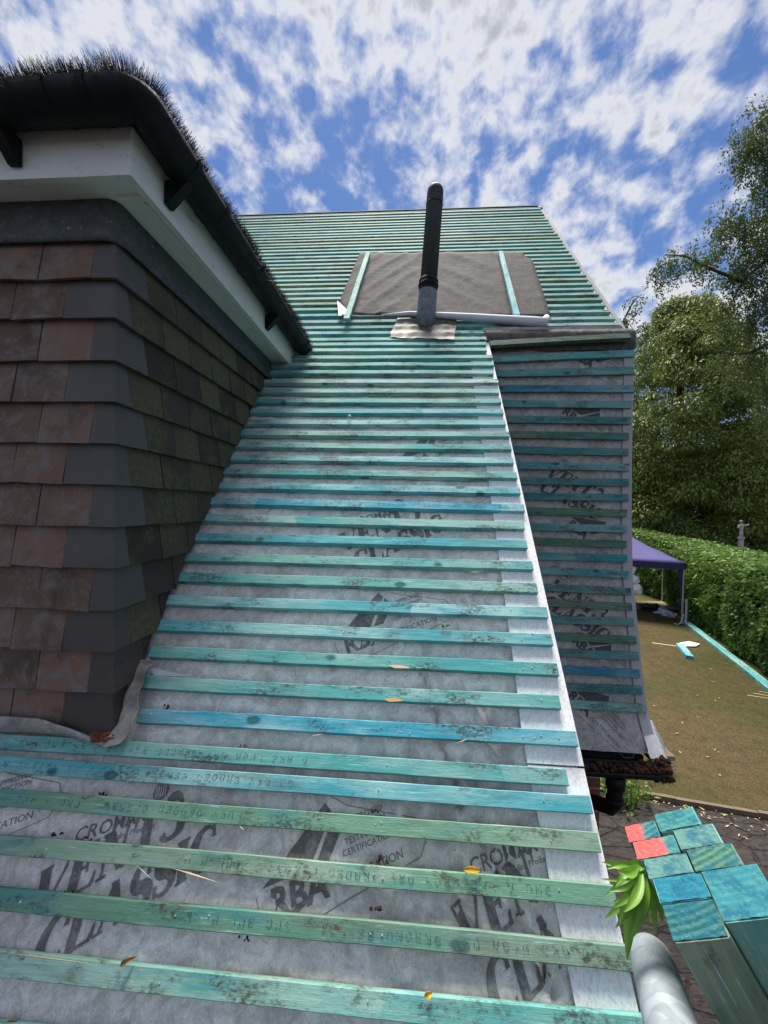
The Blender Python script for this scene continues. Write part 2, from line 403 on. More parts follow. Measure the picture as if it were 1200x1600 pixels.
def brick_mat():
    m = NT('red_brick', .85, .2)
    br = m.n('ShaderNodeTexBrick'); s = m.sep(m.co)
    m.set(br.inputs['Vector'], m.comb(m.math('ADD', s[0], s[1]), s[2], 0)); br.inputs['Scale'].default_value = 1
    br.inputs['Brick Width'].default_value = .225; br.inputs['Row Height'].default_value = .075; br.inputs['Mortar Size'].default_value = .006
    br.inputs['Color1'].default_value = (.26,.085,.045,1); br.inputs['Color2'].default_value = (.17,.055,.032,1); br.inputs['Mortar'].default_value = (.30,.27,.22,1)
    m.base(m.mix(m.noise(m.co, 30, 5), br.outputs['Color'], m.mix(.5, br.outputs['Color'], (.08,.05,.04)))); m.bump(m.noise(m.co, 90, 4), .4, .003); return m.m
M['brick'] = brick_mat()
M['galv'] = None
def galv_mat():
    m = NT('galvanised_tube', .42, .5, .35)
    v = m.vor(m.co, 60, out='Color'); s = m.sep(v)
    c = m.mix(s[0], (.32,.36,.40), (.50,.55,.60))
    c = m.mix(m.mr(m.noise(m.map(m.co, (1, .3, 1)), 26, 6, .7, .6), .54, .70, 0, .9), c, (.62,.65,.68))
    c = m.mix(m.mr(m.noise(m.co, 20, 6, .7), .62, .70, 0, .8), c, (.42,.34,.24))
    m.base(c); m.set(m.b.inputs['Roughness'], m.mr(m.noise(m.co, 50, 5), .3, .7, .35, .6)); m.bump(m.noise(m.co, 160, 5), .3, .001); return m.m
M['galv'] = galv_mat()
def leafmat(name, a, b, c3=None, trans=.25, rough=.55):
    m = NT(name, rough, .35)
    g = m.n('ShaderNodeNewGeometry').outputs['Random Per Island']
    c = m.mix(g, a, b)
    c = m.mix(m.mr(m.noise(m.co, .55, 3, .6), .45, .65, 0, .75), c, c3 or b)
    m.base(c)
    tr = m.n('ShaderNodeBsdfTranslucent'); m.set(tr.inputs[0], m.mix(.5, c, (.25,.35,.06)))
    mx = m.n('ShaderNodeMixShader'); mx.inputs[0].default_value = trans
    m.t.links.new(m.b.outputs[0], mx.inputs[1]); m.t.links.new(tr.outputs[0], mx.inputs[2])
    m.t.links.new(mx.outputs[0], m.t.nodes['Material Output'].inputs[0]); return m.m
M['hedge'] = leafmat('hedge_leaf', (.035,.085,.016), (.11,.22,.035), (.13,.24,.035))
M['conifer'] = leafmat('feathery_foliage', (.10,.145,.032), (.25,.30,.075), (.18,.215,.05))
M['dark_leaf'] = leafmat('dark_foliage', (.010,.036,.020), (.024,.068,.032), (.018,.052,.028))
M['birch_leaf'] = leafmat('birch_leaf', (.035,.060,.018), (.080,.105,.035), (.05,.075,.025), .3)
M['sprig'] = None
M['bark'] = simple('bark', (.07,.055,.042), .9, .1, var=.4, scale=9, bump=.5)
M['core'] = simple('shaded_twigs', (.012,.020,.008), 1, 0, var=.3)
def lawn_mat():
    m = NT('patchy_dry_lawn', .95, .1)
    s = m.sep(m.co)
    grn = m.mr(m.noise(m.co, .55, 5, .6, .4), .38, .64)
    edge = m.mr(m.math('SUBTRACT', s[0], m.math('MULTIPLY', s[1], .36)), 2.9, 5.0)       # greener beside the hedge
    f = m.math('MULTIPLY', m.math('ADD', m.math('MULTIPLY', grn, .55), m.math('MULTIPLY', edge, .55)), 1.0, True)
    c = m.mix(f, (.20,.135,.072), (.070,.100,.020))
    fine = m.noise(m.map(m.co, (1,1,1)), 55, 8, .8, .5)
    c = m.mix(m.mr(fine, .36, .70), m.mix(.68, c, (.02,.02,.006)), m.mix(.25, c, (.30,.25,.13)))
    c = m.mix(m.mr(m.noise(m.co, 5, 5, .7), .42, .66, 0, .45), c, (.055,.050,.022))
    m.base(c); m.bump(m.math('ADD', fine, m.noise(m.co, 160, 4, .7)), .8, .03); return m.m
M['lawn'] = lawn_mat()
M['blade'] = leafmat('grass_blade', (.10,.075,.03), (.20,.145,.07), (.07,.08,.022), .2)
def path_mat():
    m = NT('dark_wet_paving', .42, .45)
    v = m.map(m.co, (1.0, 2.2, 1)); d = m.vor(v, 2.2, 'DISTANCE_TO_EDGE'); n = m.noise(v, 9, 8, .72, 1.4)
    c = m.mix(m.mr(n, .38, .70), (.012,.009,.008), (.050,.035,.029))
    c = m.mix(m.mr(d, .0, .03, .4, 0), c, (.010,.008,.007))
    c = m.mix(m.mr(m.noise(m.co, 3, 6, .7), .55, .75, 0, .5), c, (.075,.052,.04))
    m.base(c); m.bump(m.math('ADD', m.math('MULTIPLY', n, 1.3), m.mr(d, 0, .04)), .9, .02)
    m.set(m.b.inputs['Roughness'], m.mr(n, .3, .7, .32, .7)); return m.m
M['path'] = path_mat()
M['kerb'] = simple('stone_edging', (.16,.125,.09), .9, .15, var=.35, scale=14, bump=.5)
M['canopy'] = simple('purple_canopy_cloth', (.080,.072,.20), .7, .2, var=.12, scale=3)
M['valance'] = simple('dark_canopy_valance', (.035,.032,.095), .75, .2, var=.1, scale=3)
M['white'] = simple('white_plastic', (.72,.73,.75), .4, .4, var=.08)
M['steel'] = simple('white_steel_pole', (.45,.45,.46), .4, .5, var=.1)
M['blackbag'] = simple('black_bag', (.012,.013,.015), .35, .5, var=.4, scale=40, bump=.6)
M['clearbag'] = simple('pale_blue_bag', (.45,.48,.55), .3, .5, var=.4, scale=25, bump=.6)
M['card'] = simple('brown_card', (.28,.22,.15), .9, .1)
M['moss'] = simple('brown_moss', (.055,.030,.020), 1, .05, var=.75, scale=60, bump=.9)
M['redmoss'] = simple('reddish_debris', (.17,.06,.035), 1, .05, var=.6, scale=80)
M['straw'] = simple('fresh_split_wood', (.62,.50,.30), .8, .2, var=.2)
M['splint'] = simple('pale_green_splinter', (.40,.60,.50), .8, .2, var=.2)
M['yellow'] = simple('yellow_dead_leaf', (.55,.33,.03), .6, .3, var=.25, scale=60)
M['brownleaf'] = simple('brown_curled_leaf', (.30,.17,.06), .7, .2, var=.35, scale=60)
M['stone'] = simple('white_stone', (.45,.44,.40), .8, .2, var=.15)
M['pink'] = simple('pink_marker_paint', (.90,.13,.11), .8, .15, var=.35, scale=240, bump=.8)
M['nail'] = simple('bright_nail', (.7,.72,.74), .3, .5, .8)
M['timber'] = simple('bare_roof_timber', (.20,.15,.10), .85, .2, var=.25, scale=14)

#PART2
# ================================================================== SETTING
def sheet(name, x0, x1, y0, y1, z, mat, n=1):
    o = mesh_obj(name, [(x0,y0,z),(x1,y0,z),(x1,y1,z),(x0,y1,z)], [(0,1,2,3)], mat); tag(o, kind='structure'); return o
K0, K1 = atz(978, 1238), atz(1200, 1276)          # front line of the lawn edging
kd = (K1-K0); kd.z = 0; kd.normalize(); kn = Vector((-kd.y, kd.x, 0))
sheet('path', -60, 60, -40, 9, -.004, M['path'])
lw = [K0-kd*2.2, K1+kd*60, Vector((400, 400, 0)), Vector((-400, 400, 0)), Vector((-400, 9.2, 0)), Vector((K0-kd*2.2).to_2d().to_3d())+kn*3.6]
lv = [(p.x, p.y, .03) for p in lw]
tag(mesh_obj('lawn', lv, [tuple(range(len(lv)))], M['lawn']), kind='structure')
# stone edging, a row of separate kerb stones merged as one edging
kb = MB(); L = 0.0; random.seed(3)
while L < 9:
    w_ = .86+random.random()*.06
    p = K0 - kd*1.2 + kd*L - kn*.05
    kb.box((p.x, p.y, -.01), kd*w_, kn*.05, (0, 0, .065+random.random()*.012)); L += w_+.006
tag(kb.build('lawn_edging', M['kerb']), kind='structure')
sheet('ground', -400, 400, -400, 400, -.02, simple('soil', (.06,.05,.03), .95, .1))
# grass blades near the photographer
rng = np.random.default_rng(5)
def grass():
    n = 42000
    t = rng.random(n)**.8; X = 2.6+rng.random(n)*7.5; Y = K0.y+.1+t*9
    ok = (X < .33*Y+5.9) & (X > .40*Y-.6) & (Y > K0.y+.08+(X-K0.x)*(kd.y/kd.x)); X, Y = X[ok], Y[ok]; n = len(X)
    pos = np.stack([X, Y, np.full(n, .028)], 1)
    a = rng.random(n)*6.28; d = np.stack([np.cos(a)*.9, np.sin(a)*.9, .25+rng.random(n)*.8], 1)
    o = leaf_mesh('grass', pos, d, np.tile([0,.3,1.], (n, 1)), .02+rng.random(n)*.03, .004+rng.random(n)*.004, M['blade'])
    tag(o, 'short dry grass blades on the patchy lawn', 'grass', kind='stuff')
grass()
def litter(name, n, fn, ln, wd, mat, label, cat):
    P = np.array([fn() for _ in range(n)]); a = rng.random(n)*6.28
    d = np.stack([np.cos(a), np.sin(a), rng.random(n)*.3], 1)
    o = leaf_mesh(name, P, d, np.tile([0,0,1.], (n, 1)), ln*(.5+rng.random(n)), wd*(.5+rng.random(n)), mat); tag(o, label, cat, kind='stuff'); return o
def f1():
    t = random.random(); u = random.random()**2.5*.45
    p = K0 + kd*(-.3+t*3.2) - kn*(.07+u); return (p.x, p.y, .004)
litter('fallen_leaves', 130, f1, .045, .016, simple('dead_leaves', (.42,.33,.16), .8, .2, var=.5, scale=5), 'pale fallen leaves scattered along the stone edging of the dark path', 'leaf litter')
def f2():
    Y = 5.6+random.random()*6; X = .42*Y+.4+random.random()*(.35*Y); X = min(X, .33*Y+5.0); return (X, Y, .045)
litter('lawn_leaves', 45, f2, .06, .02, bpy.data.materials['dead_leaves'], 'pale dead leaves scattered on the lawn', 'leaf litter')

# ================================================================== HOUSE
house = empty('house', (-1.5, 4.4, 0), 'house with turquoise battens on its steep stripped roof and a brown tiled dormer', 'house')
S_RIDGE = 5.44; S_BREAK = 2.56; XV = 1.392; XN = .488; X_LEFT = -6.0; S_EAVE = -.66
ridge = rp(0, S_RIDGE, -.08); yr, zr = ridge.y, ridge.z
# --- walls as two solid prisms below the roof sheet
def roof_z(y, n): return (H + (-(D-n)+math.sin(TH)*y)/math.cos(TH))
n_ = -.13
yb = 2*yr - .75
def profile(y0): return [(y0, 0), (y0, roof_z(y0, n_)), (yr, roof_z(yr, n_)), (yb, roof_z(yr, n_)-(yb-yr)*math.tan(TH)), (yb, 0)]
wl = MB()
pts = [(y, z) for y, z in profile(.75)]
wl.prism([(X_LEFT+.15, y, z) for y, z in pts], (.41-X_LEFT-.15, 0, 0))
YW = 2.62
pts = [(YW, 0), (YW, H+1.05), (2.72, roof_z(2.72, n_)), (yr, roof_z(yr, n_)), (yb, roof_z(yr, n_)-(yb-yr)*math.tan(TH)), (yb, 0)]
wl.prism([(.414, y, z) for y, z in pts], (1.30-.414, 0, 0))
walls = wl.build('wall', M['brick'], house)
# rafters/sarking thickness
sk = MB()
def slab(x0, x1, s0, s1, n0, n1): sk.box(rp(x0, s0, n0), XA*(x1-x0), SR*(s1-s0), NR*(n1-n0))
slab(X_LEFT, XN-.03, S_EAVE+.02, S_BREAK-.02, -.125, -.062)
slab(X_LEFT, XV-.03, S_BREAK-.016, S_RIDGE, -.125, -.062)
sk.build('rafters', M['timber'], house)
bk = MB(); rr = rp(0, S_RIDGE, MEM)
bs = Vector((0, math.cos(TH), -math.sin(TH))); bn = Vector((0, math.sin(TH), math.cos(TH)))
bk.box((X_LEFT, rr.y+.002, rr.z-.002), (XV-X_LEFT, 0, 0), bs*6.2, -bn*.1)
bk.build('back_roof', M['clay'], house)

# --- underlay membrane with sags and folds
folds = []
def fold(pxs, w, a): folds.append(([Vector(roof(*p, MEM)) for p in pxs], w, a))
fold([(660,1045),(682,1110),(690,1160),(704,1195),(722,1260)], .006, -.016)
fold([(672,1045),(690,1105),(706,1180),(740,1250)], .009, .012)
fold([(638,1120),(640,1200),(655,1260)], .008, -.006)
fold([(752,1090),(770,1150),(785,1185)], .022, -.011)
fold([(745,1290),(775,1345),(790,1400),(835,1480),(870,1560)], .007, -.013)
fold([(775,1240),(790,1290),(800,1360),(850,1440)], .012, -.009)
fold([(690,1230),(700,1300),(720,1370),(740,1470)], .020, -.008)
fold([(640,1260),(650,1330)], .014, -.006)
fold([(600,1380),(620,1480),(640,1580)], .03, -.007)
fold([(215,1012),(290,1018),(350,1035)], .004, -.006)
def segd(p, a, b):
    ab = b-a; t = max(0, min(1, (p-a).dot(ab)/ab.length_squared)); return (p-a-ab*t).length
def hmem(x, s):
    h = -.0045 - .0055*(1-math.cos(2*math.pi*(s/.0925)))*.5
    h += .005*nz(x*5, s*7, 3.3) + .005*nz(x*13+s*6, s*15, 9.1)
    p = Vector((x, s))
    if s < .8:
        h += .007*nz(x*17+s*3, s*3, 6.6)*max(0, min(1, (x+.1)*5)) + .005*nz(x*9-s*14, s*9, 2.2)
        for pl, w, a in folds:
            d = min(segd(p, pl[i], pl[i+1]) for i in range(len(pl)-1))
            if d < w*3: h += 1.9*a*math.exp(-(d/w)**2)
    return max(-.03, min(-.0022, h))
mm = MB(); xs = [-1.32+i*.0115 for i in range(int((XN-.01+1.32)/.0115)+1)]
ss = [-.44+j*.0115 for j in range(int((S_BREAK+.44)/.0115)+1)]
mm.grid([[rp(x, s, MEM+hmem(x, s)) for x in xs] for s in ss])
mx1, ms0, ms1 = xs[-1], ss[0], ss[-1]
def fl(x0, x1, s0, s1, n=MEM-.002): mm.add([rp(x0,s0,n), rp(x1,s0,n), rp(x1,s1,n), rp(x0,s1,n)], [(0,1,2,3)])
fl(X_LEFT, -1.32, S_EAVE, ms1); fl(-1.32, mx1, S_EAVE, ms0)
fl(X_LEFT, XV-.01, ms1, S_RIDGE+.01)
mem = mm.build('underlay', M['membrane'], house, smooth=True)
def on_mem(x, s, off=.0012): return rp(x, s, MEM+hmem(x, s)+off)

# --- profile of the vertical face with its bell-cast foot
PF = [(2.2,-1.34),(2.235,-1.27),(2.307,-1.153),(2.375,-.92),(2.44,-.631),(2.492,-.406),(2.522,-.05),(2.538,.4),(2.548,.968),(2.585,1.19)]
def yf(z):
    z -= H
    for (a, b), (c, d) in zip(PF, PF[1:]):
        if z <= d: t = (z-b)/(d-b); return a+(c-a)*t
    return PF[-1][0]
def face_at(px, py, off=0.0):
    Y = 2.5
    for _ in range(12): P = at(px, py, Y-off); Y = yf(P.z)
    return at(px, py, Y-off)
fm = MB(); zs = [H-1.34+i*.0126 for i in range(202)]
fx = [.46+i*.0116 for i in range(int((XV-.04-.46)/.0116)+1)]
def fh(x, z): return .005*nz(x*9, z*4, 1.7)+.003*nz(x*26, z*6, 5)+.004*abs(nz(x*14, z*1.2, 8))
fm.grid([[(x, yf(z)-fh(x, z), z) for x in fx] for z in zs])
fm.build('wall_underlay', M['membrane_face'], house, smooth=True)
fs = MB()
for a, b in zip(PF, PF[1:]): fs.add([(.462,a[0]+.02,a[1]+H),(1.36,a[0]+.02,a[1]+H),(1.36,b[0]+.02,b[1]+H),(.462,b[0]+.02,b[1]+H),
    (.462,a[0]+.045,a[1]+H),(1.36,a[0]+.045,a[1]+H),(1.36,b[0]+.045,b[1]+H),(.462,b[0]+.045,b[1]+H)], [(3,2,1,0),(4,5,6,7),(1,2,6,5),(0,4,7,3)])
fs.build('wall_sheathing', M['timber'], house)
# pale undercloak along the right edge of the wall face
us = MB(); zz_ = [H-1.25+i*.05 for i in range(49)]
for z0, z1 in zip(zz_, zz_[1:]):
    for (xa, xb, oa, ob) in [(1.334, 1.392, .010, .016)]:
        us.add([(xa,yf(z0)-.011,z0),(xb,yf(z0)-.013,z0),(xb,yf(z1)-.013,z1),(xa,yf(z1)-.011,z1),(xb,yf(z0)+.012,z0),(xb,yf(z1)+.012,z1)], [(0,1,2,3),(1,4,5,2)])
us.build('wall_undercloak', simple('grey_undercloak', (.36,.36,.37), .7, .2, var=.2, scale=60), house)
# loose membrane lip and board at the foot
ft = MB(); A_ = atx(1003, 1128, 1.385); ex = lambda p: Vector(p)
ft.prism([(1.345,2.30,H-1.19),(1.405,2.27,H-1.20),(1.425,2.20,H-1.28),(1.425,2.165,H-1.345),(1.335,2.165,H-1.345)], (0,.006,.006))
ft.build('undercloak_end', M['strip'], house)
bd = MB(); bd.cbox(1.36, 1.50, 2.22, 2.32, H-1.385, H-1.36); bd.build('board_end', M['card'], house)
# dark folded membrane over the break and the blackened batten on it
dk = MB(); rows = []
for i in range(78):
    x = .47+i*(1.40-.47)/77; w = .006*nz(x*13, 2)+.004*nz(x*40, 7)
    top = rp(x, S_BREAK+.02, -.010+w*.3); row = [top, rp(x, S_BREAK-.02, -.006+w), Vector((x, 2.565-w, H+1.165)), Vector((x, 2.532-w*1.4, H+1.13)), Vector((x, 2.530-w, H+1.06)), Vector((x, 2.537, H+1.02+.012*nz(x*6, 5)))]
    rows.append(row)
dk.grid([[r[j] for r in rows] for j in range(len(rows[0]))])
dk.build('folded_membrane', M['patch'], house, smooth=True)
# white undercloak strip down the near verge
st = MB(); LE = [(735,563),(748,660),(763,750),(774,830),(783,895),(794,975),(806,1060),(814,1135),(824,1192)]
LE2 = [(825,1195),(830,1225),(840,1272),(852,1330),(859,1375),(868,1413),(888,1512),(901,1578),(914,1640)]
def striprun(LE, drop, s_top=None, s_bot=None):
    prof = [roof(*p, MEM+.003) for p in LE]
    for i in range(len(prof)-1):
        (x0, s0), (x1, s1) = prof[i], prof[i+1]; n0 = MEM+.004-drop
        a = [rp(x0,s0,n0), rp(XN,s0,n0), rp(XN,s1,n0), rp(x1,s1,n0)]
        b = [p-NR*.005 for p in a]
        st.add(a+b, [(3,2,1,0) , (4,5,6,7), (1,2,6,5), (0,1,5,4), (2,3,7,6), (0,4,7,3)])
striprun(LE, 0); striprun(LE2, .0028)
s_t = roof(735,563, MEM)[1]
st.box(rp(.455, s_t, MEM-.001), XA*(XN-.455), SR*(2.66-s_t), NR*.005)
st.build('verge_strip', M['strip'], house)
ue = MB(); ue.box(rp(XV-.028, S_BREAK+.01, MEM-.012), XA*.028, SR*(S_RIDGE-S_BREAK), NR*.016)
ue.build('verge_edge', simple('grey_verge_edge', (.30,.30,.29), .7, .2), house)
rc = MB(); rc.box(rp(X_LEFT, S_RIDGE-.005, MEM), XA*(XV-X_LEFT-.03), SR*.02, NR*.012); rc.build('ridge_batten', simple('dark_teal_ridge', (.04,.11,.10), .8, .2, var=.3), house)

# --- battens -------------------------------------------------------
PAL = {'mint': (.15,.44,.38), 'green': (.11,.27,.18), 'lime': (.19,.35,.23), 'teal': (.10,.40,.39), 'cyan': (.085,.40,.46), 'blue': (.035,.34,.48), 'pale': (.25,.47,.42), 'deep': (.035,.20,.21), 'sea': (.045,.26,.30), 'navy': (.025,.20,.33), 'moss': (.075,.17,.115)}
PAL = {k: tuple(q*f for q, f in zip(c, (.74, .86, .88))) for k, c in PAL.items()}
def batten_mesh(name, Ln, w=.038, t=.023, seed=0, rough=1.0, seg=.045):
    """local frame: x along the length from 0, y from -w (foot) to 0 (head edge), z from -t to 0 (top)"""
    n = max(2, int(Ln/seg)); c = .0016; vs = []; fs = []
    for i in range(n+1):
        x = Ln*i/n; q = seed*3.7
        a = .0030*rough*nz(x*1.7, q)+.0009*rough*nz(x*23, q+5); b = .0030*rough*nz(x*1.7, q+.15)+.0010*rough*nz(x*27, q+2); d = .0012*rough*nz(x*2.2, q+4)
        y0, y1, z1, z0 = -w+b, a, d, -t
        vs += [(x,y0,z0),(x,y0,z1-c),(x,y0+c,z1),(x,(y0+y1)/2,z1+.0004*nz(x*15, q)),(x,y1-c,z1),(x,y1,z1-c),(x,y1,z0)]
    for i in range(n):
        for k in range(6): a = i*7+k; fs.append((a, a+7, a+8, a+1))
        fs.append((i*7+6, i*7+13, i*7+7, i*7))
    fs.append((0,1,2,3,4,5,6)); e = n*7; fs.append((e+6,e+5,e+4,e+3,e+2,e+1,e))
    return vs, fs
bcount = [0]
def batten(x0, s0, x1, s1, col, w=.038, name='batten', parent=None, n0=0.0, t=.023, seg=.045, label=None):
    """head edge runs from (x0,s0) to (x1,s1) in the roof frame"""
    bcount[0] += 1; P0, P1 = rp(x0, s0, n0), rp(x1, s1, n0)
    ax = (P1-P0); Ln = ax.length; ax.normalize(); az = NR; ay = az.cross(ax)
    vs, fs = batten_mesh(name, Ln, w, t, bcount[0], seg=seg)
    o = mesh_obj(name, vs, fs, M['wood']); mw = Matrix((ax, ay, az)).transposed().to_4x4(); mw.translation = P0
    o.location = P0; o.rotation_euler = mw.to_euler(); o.color = (*col, 1)
    setpar(o, parent or house)
    if label: o['label'] = label
    return o
# dot-matrix print, upside down for somebody looking up the roof
DOT = {'B':("11110","10001","10001","11110","10001","10001","11110"),'M':("10001","11011","10101","10101","10001","10001","10001"),'C':("01110","10001","10000","10000","10000","10001","01110"),
'A':("01110","10001","10001","11111","10001","10001","10001"),'K':("10001","10010","10100","11000","10100","10010","10001"),'Z':("11111","00001","00010","00100","01000","10000","11111"),
'W':("10001","10001","10001","10101","10101","11011","10001"),'F':("11111","10000","10000","11110","10000","10000","10000"),'G':("01110","10001","10000","10111","10001","10001","01110"),
'D':("11110","10001","10001","10001","10001","10001","11110"),'R':("11110","10001","10001","11110","10100","10010","10001"),'Y':("10001","10001","01010","00100","00100","00100","00100"),
'E':("11111","10000","10000","11110","10000","10000","11111"),'S':("01111","10000","10000","01110","00001","00001","11110"),'5':("11111","10000","11110","00001","00001","10001","01110"),
'3':("11110","00001","00001","01110","00001","00001","11110"),'4':("00010","00110","01010","10010","11111","00010","00010"),'P':("11110","10001","10001","11110","10000","10000","10000"),' ':("00000",)*7}
def dots(b, Ln, text, xr, h=.015, pitch=.021, yc=-.019, flip=True, fade=.24, zoff=.0006):
    mb = MB(); dp = h/7; rs = random.Random(int(Ln*1000)+bcount[0])
    for i, ch in enumerate(text):
        g = DOT[ch]; wv = .002*math.sin(i*.8)
        for r in range(7):
            for c in range(5):
                if g[r][c] == '1' and rs.random() > fade+.9*max(0, nz(i*.33+Ln*7, Ln*3)+.12):
                    lx = c*dp*1.15 + i*pitch; ly = (3-r)*dp
                    if flip: X, Y = xr-lx, yc-ly+wv
                    else: X, Y = xr+lx, yc+ly+wv
                    if X < .004 or X > Ln-.004: continue
                    e = dp*.40
                    mb.add([(X-e*1.1,Y-e,zoff+.0006),(X+e*1.1,Y-e,zoff+.0006),(X+e*1.1,Y+e,zoff+.0006),(X-e*1.1,Y+e,zoff+.0006)], [(0,1,2,3)])
    if not mb.v: return
    o = mesh_obj('printed_lettering', mb.v, mb.f, M['batten_ink']); o.parent = b; return o
TXT = 'BMC A AKZ WFGA DRY GRADED BS5534   '
def nail(b, x, y=-.018):
    pass
def slope_px(a, b, xl, col, txt=None, xr=None, lbl=None):
    """batten from two head-edge pixels a,b (b = its right end); xl: left end X in metres (None: at pixel a)"""
    xa, sa = roof(*a); xb, sb = roof(*b); k = (sb-sa)/(xb-xa)
    x0 = xa if xl is None else xl
    o = batten(x0, sa+(x0-xa)*k, xb, sb, PAL[col], label=lbl); Ln = xb-x0
    if txt is not None: dots(o, Ln, TXT[txt:]+TXT[:txt]+TXT[:8], (xr-x0) if xr is not None else Ln-.03)
    return o
XL = -2.6
def X_at(px, py): return roof(px, py)[0]
near = [  # a, b (right end), left X, palette, text start, text right X
 ((0,1486),(1028,1592),XL,'mint',None,None), ((0,1388),(986,1477),XL,'green',4,.40), ((0,1304),(958,1383),XL,'lime',0,.34), ((0,1232),(933,1301),XL,'lime',14,-.42),
 ((0,1179.6),(921,1243),XL,'cyan',12,-.30), ((0,1146),(884,1201),XL,'teal',3,-.25), ((210,1106.7),(899,1142),-.80,'blue',None,None),
 ((225,1055),(873,1087),-.84,'teal',None,None), ((228,1008),(870,1036.6),-.85,'teal',None,None), ((250,968),(861,990.4),-.87,'cyan',None,None),
 ((257,928.6),(854,949),-.875,'cyan',None,None), ((272,893),(838,911),-.875,'teal',None,None), ((285,863),(831,876.4),-.875,'teal',None,None),
 ((305,832),(822,843.4),-.88,'cyan',2,-.55), ((318,803),(817.6,814.4),-.88,'teal',None,None), ((328,776.7),(818,787.5),-.88,'blue',6,.40),
 ((343,753),(811.5,761),-.885,'cyan',0,.42), ((360,731),(806.5,737.5),-.885,'teal',6,-.1), ((380,710),(801,715),-.89,'cyan',None,None),
 ((380,690.5),(798,694.3),-.89,'teal',None,None), ((390,671.7),(795,674.5),-.895,'teal',5,.1), ((400,655),(789,656),-.895,'cyan',None,None),
 ((400,638),(785.5,638.9),-.90,'cyan',None,None), ((400,622.5),(782,622.6),-.90,'teal',None,None), ((420,607),(779,607.5),-.90,'teal',None,None),
 ((420,592.5),(778,592),-.905,'pale',None,None), ((540,578),(770.5,578),-.905,'teal',None,None), ((540,566),(771,565.5),-.905,'mint',None,None),
 ((540,555),(769,554),-.91,'teal',None,None), ((540,544),(760,543),-.91,'mint',None,None), ((540,535),(759,534),-.91,'teal',None,None),
 ((540,527.5),(759.7,526),-.915,'mint',None,None), ((540,517.5),(756.7,516),-.92,'teal',None,None)]
nb = []
nrs = random.Random(77)
for k, (a, b, xl, col, t, xr) in enumerate(near):
    nb.append(slope_px(a, b, xl, col, t, xr))
    if k in (0, 1, 4, 6): nb[-1]['label'] = {0: 'lowest mint batten with dark knots', 1: 'dark green batten with printed letters', 4: 'bright cyan batten with upside down printed letters', 6: 'brightest blue batten beside the dormer corner'}[k]
    if k < 17:
        xa, sa = roof(*a); xb, sb = roof(*b)
        for xn in (-.52, -.06, .36):
            x = xn+nrs.uniform(-.012, .012); s_ = sa+(sb-sa)*(x-xa)/(xb-xa)-.019+nrs.uniform(-.005, .005)
            if x > xb-.02: continue
            nm_ = MB(); p = rp(x, s_, .001); nm_.tube([p-NR*.001, p+NR*.001], .0017, 8); nm_.build('nail_head', M['nail'], house)
for k_, c_ in enumerate(('mint', 'green', 'teal', 'mint')):
    s_ = roof(500, 1540)[1]-.0925*(k_+1)
    if s_ > S_EAVE+.05: batten(X_LEFT+.1, s_, XN-.03-.02*k_, s_, PAL[c_], seg=.12)
ups = [508.7,499.7,490,480,472,464,455.8,448.3,441.7,435,428,422.5,416,410.5,404,398.7,392.5,387.5,382,378,373,369,364.7,360,355.8,352,347.5,343,338.7,334]
cols = ['mint','teal','green','mint','teal','mint','lime','teal']
rs = random.Random(4)
us_ = [roof(540, y)[1] for y in ups]
fit = np.polyfit(range(len(us_)), us_, 3)
for k, y in enumerate(ups):
    s = .45*us_[k]+.55*float(np.polyval(fit, k)); xr_ = XV-.035-.022*rs.random()
    colr = rs.choice(cols) if k not in (19, 20) else 'lime'
    s2 = s + rs.uniform(-.006, .006)
    batten(X_LEFT+.1, s, xr_, s2, tuple(q*.80 for q in PAL[colr]), seg=.12)
# --- wall face battens
facepx = [((773,555),(991,546),'teal'),((778,578),(991,573),'sea'),((785,601),(991,601),'navy'),((791,625),(987,626),'sea'),((795,649),(986,651),'deep'),
 ((802,673),(983,676),'moss'),((807,697),(982,701),'deep'),((812.5,722),(983,724),'sea'),((818,745),(983,748),'deep'),((824,770),(982,771.5),'deep'),
 ((829,792.5),(980,796),'moss'),((833.5,817),(980,820.6),'sea'),((839,840),(979,845),'moss'),((844,863),(980,867),'sea'),((848,886),(983,892),'sea'),
 ((852,912),(986,918),'deep'),((858,936),(987,942),'moss'),((862,962),(990,966),'deep'),((868,988),(994,994),'moss'),((874,1014),(997.5,1019),'deep'),
 ((878,1040),(999,1046),'navy'),((884,1067),(1003,1073),'deep'),((892,1093.6),(1009,1101),'teal')]
ftxt = {2: 14, 4: 10, 8: 12, 11: 3, 15: 6, 21: 8, 22: 2, 7: 19}
for i, (a, b, colr) in enumerate(facepx):
    Pa, Pb = face_at(*a, .026), face_at(*b, .026); ax = (Pb-Pa); x0 = .475
    Pa = Pa + ax*((x0-Pa.x)/ax.x); ax = Pb-Pa; Ln = ax.length; ax.normalize()
    dz = .02; zc = (Pa.z+Pb.z)/2; ay = Vector((0, yf(zc+dz)-yf(zc-dz), 2*dz)).normalized(); az = ax.cross(ay).normalized(); ay = az.cross(ax)
    bcount[0] += 1; vs, fs_ = batten_mesh('batten', Ln, .046, .022, bcount[0]); o = mesh_obj('batten', vs, fs_, M['wood'])
    mw = Matrix((ax, ay, az)).transposed().to_4x4(); o.location = Pa; o.rotation_euler = mw.to_euler(); o.color = (*PAL[colr], 1); setpar(o, house)
    if i in ftxt: dots(o, Ln, (TXT+TXT)[ftxt[i]:ftxt[i]+44], Ln-.02, h=.017, yc=-.023)
Pa, Pb = at(765, 532, 2.50), at(983, 520, 2.50)
vs, fs_ = batten_mesh('batten', (Pb-Pa).length, .046, .024, 99, rough=2); o = mesh_obj('batten', vs, fs_, M['wood'])
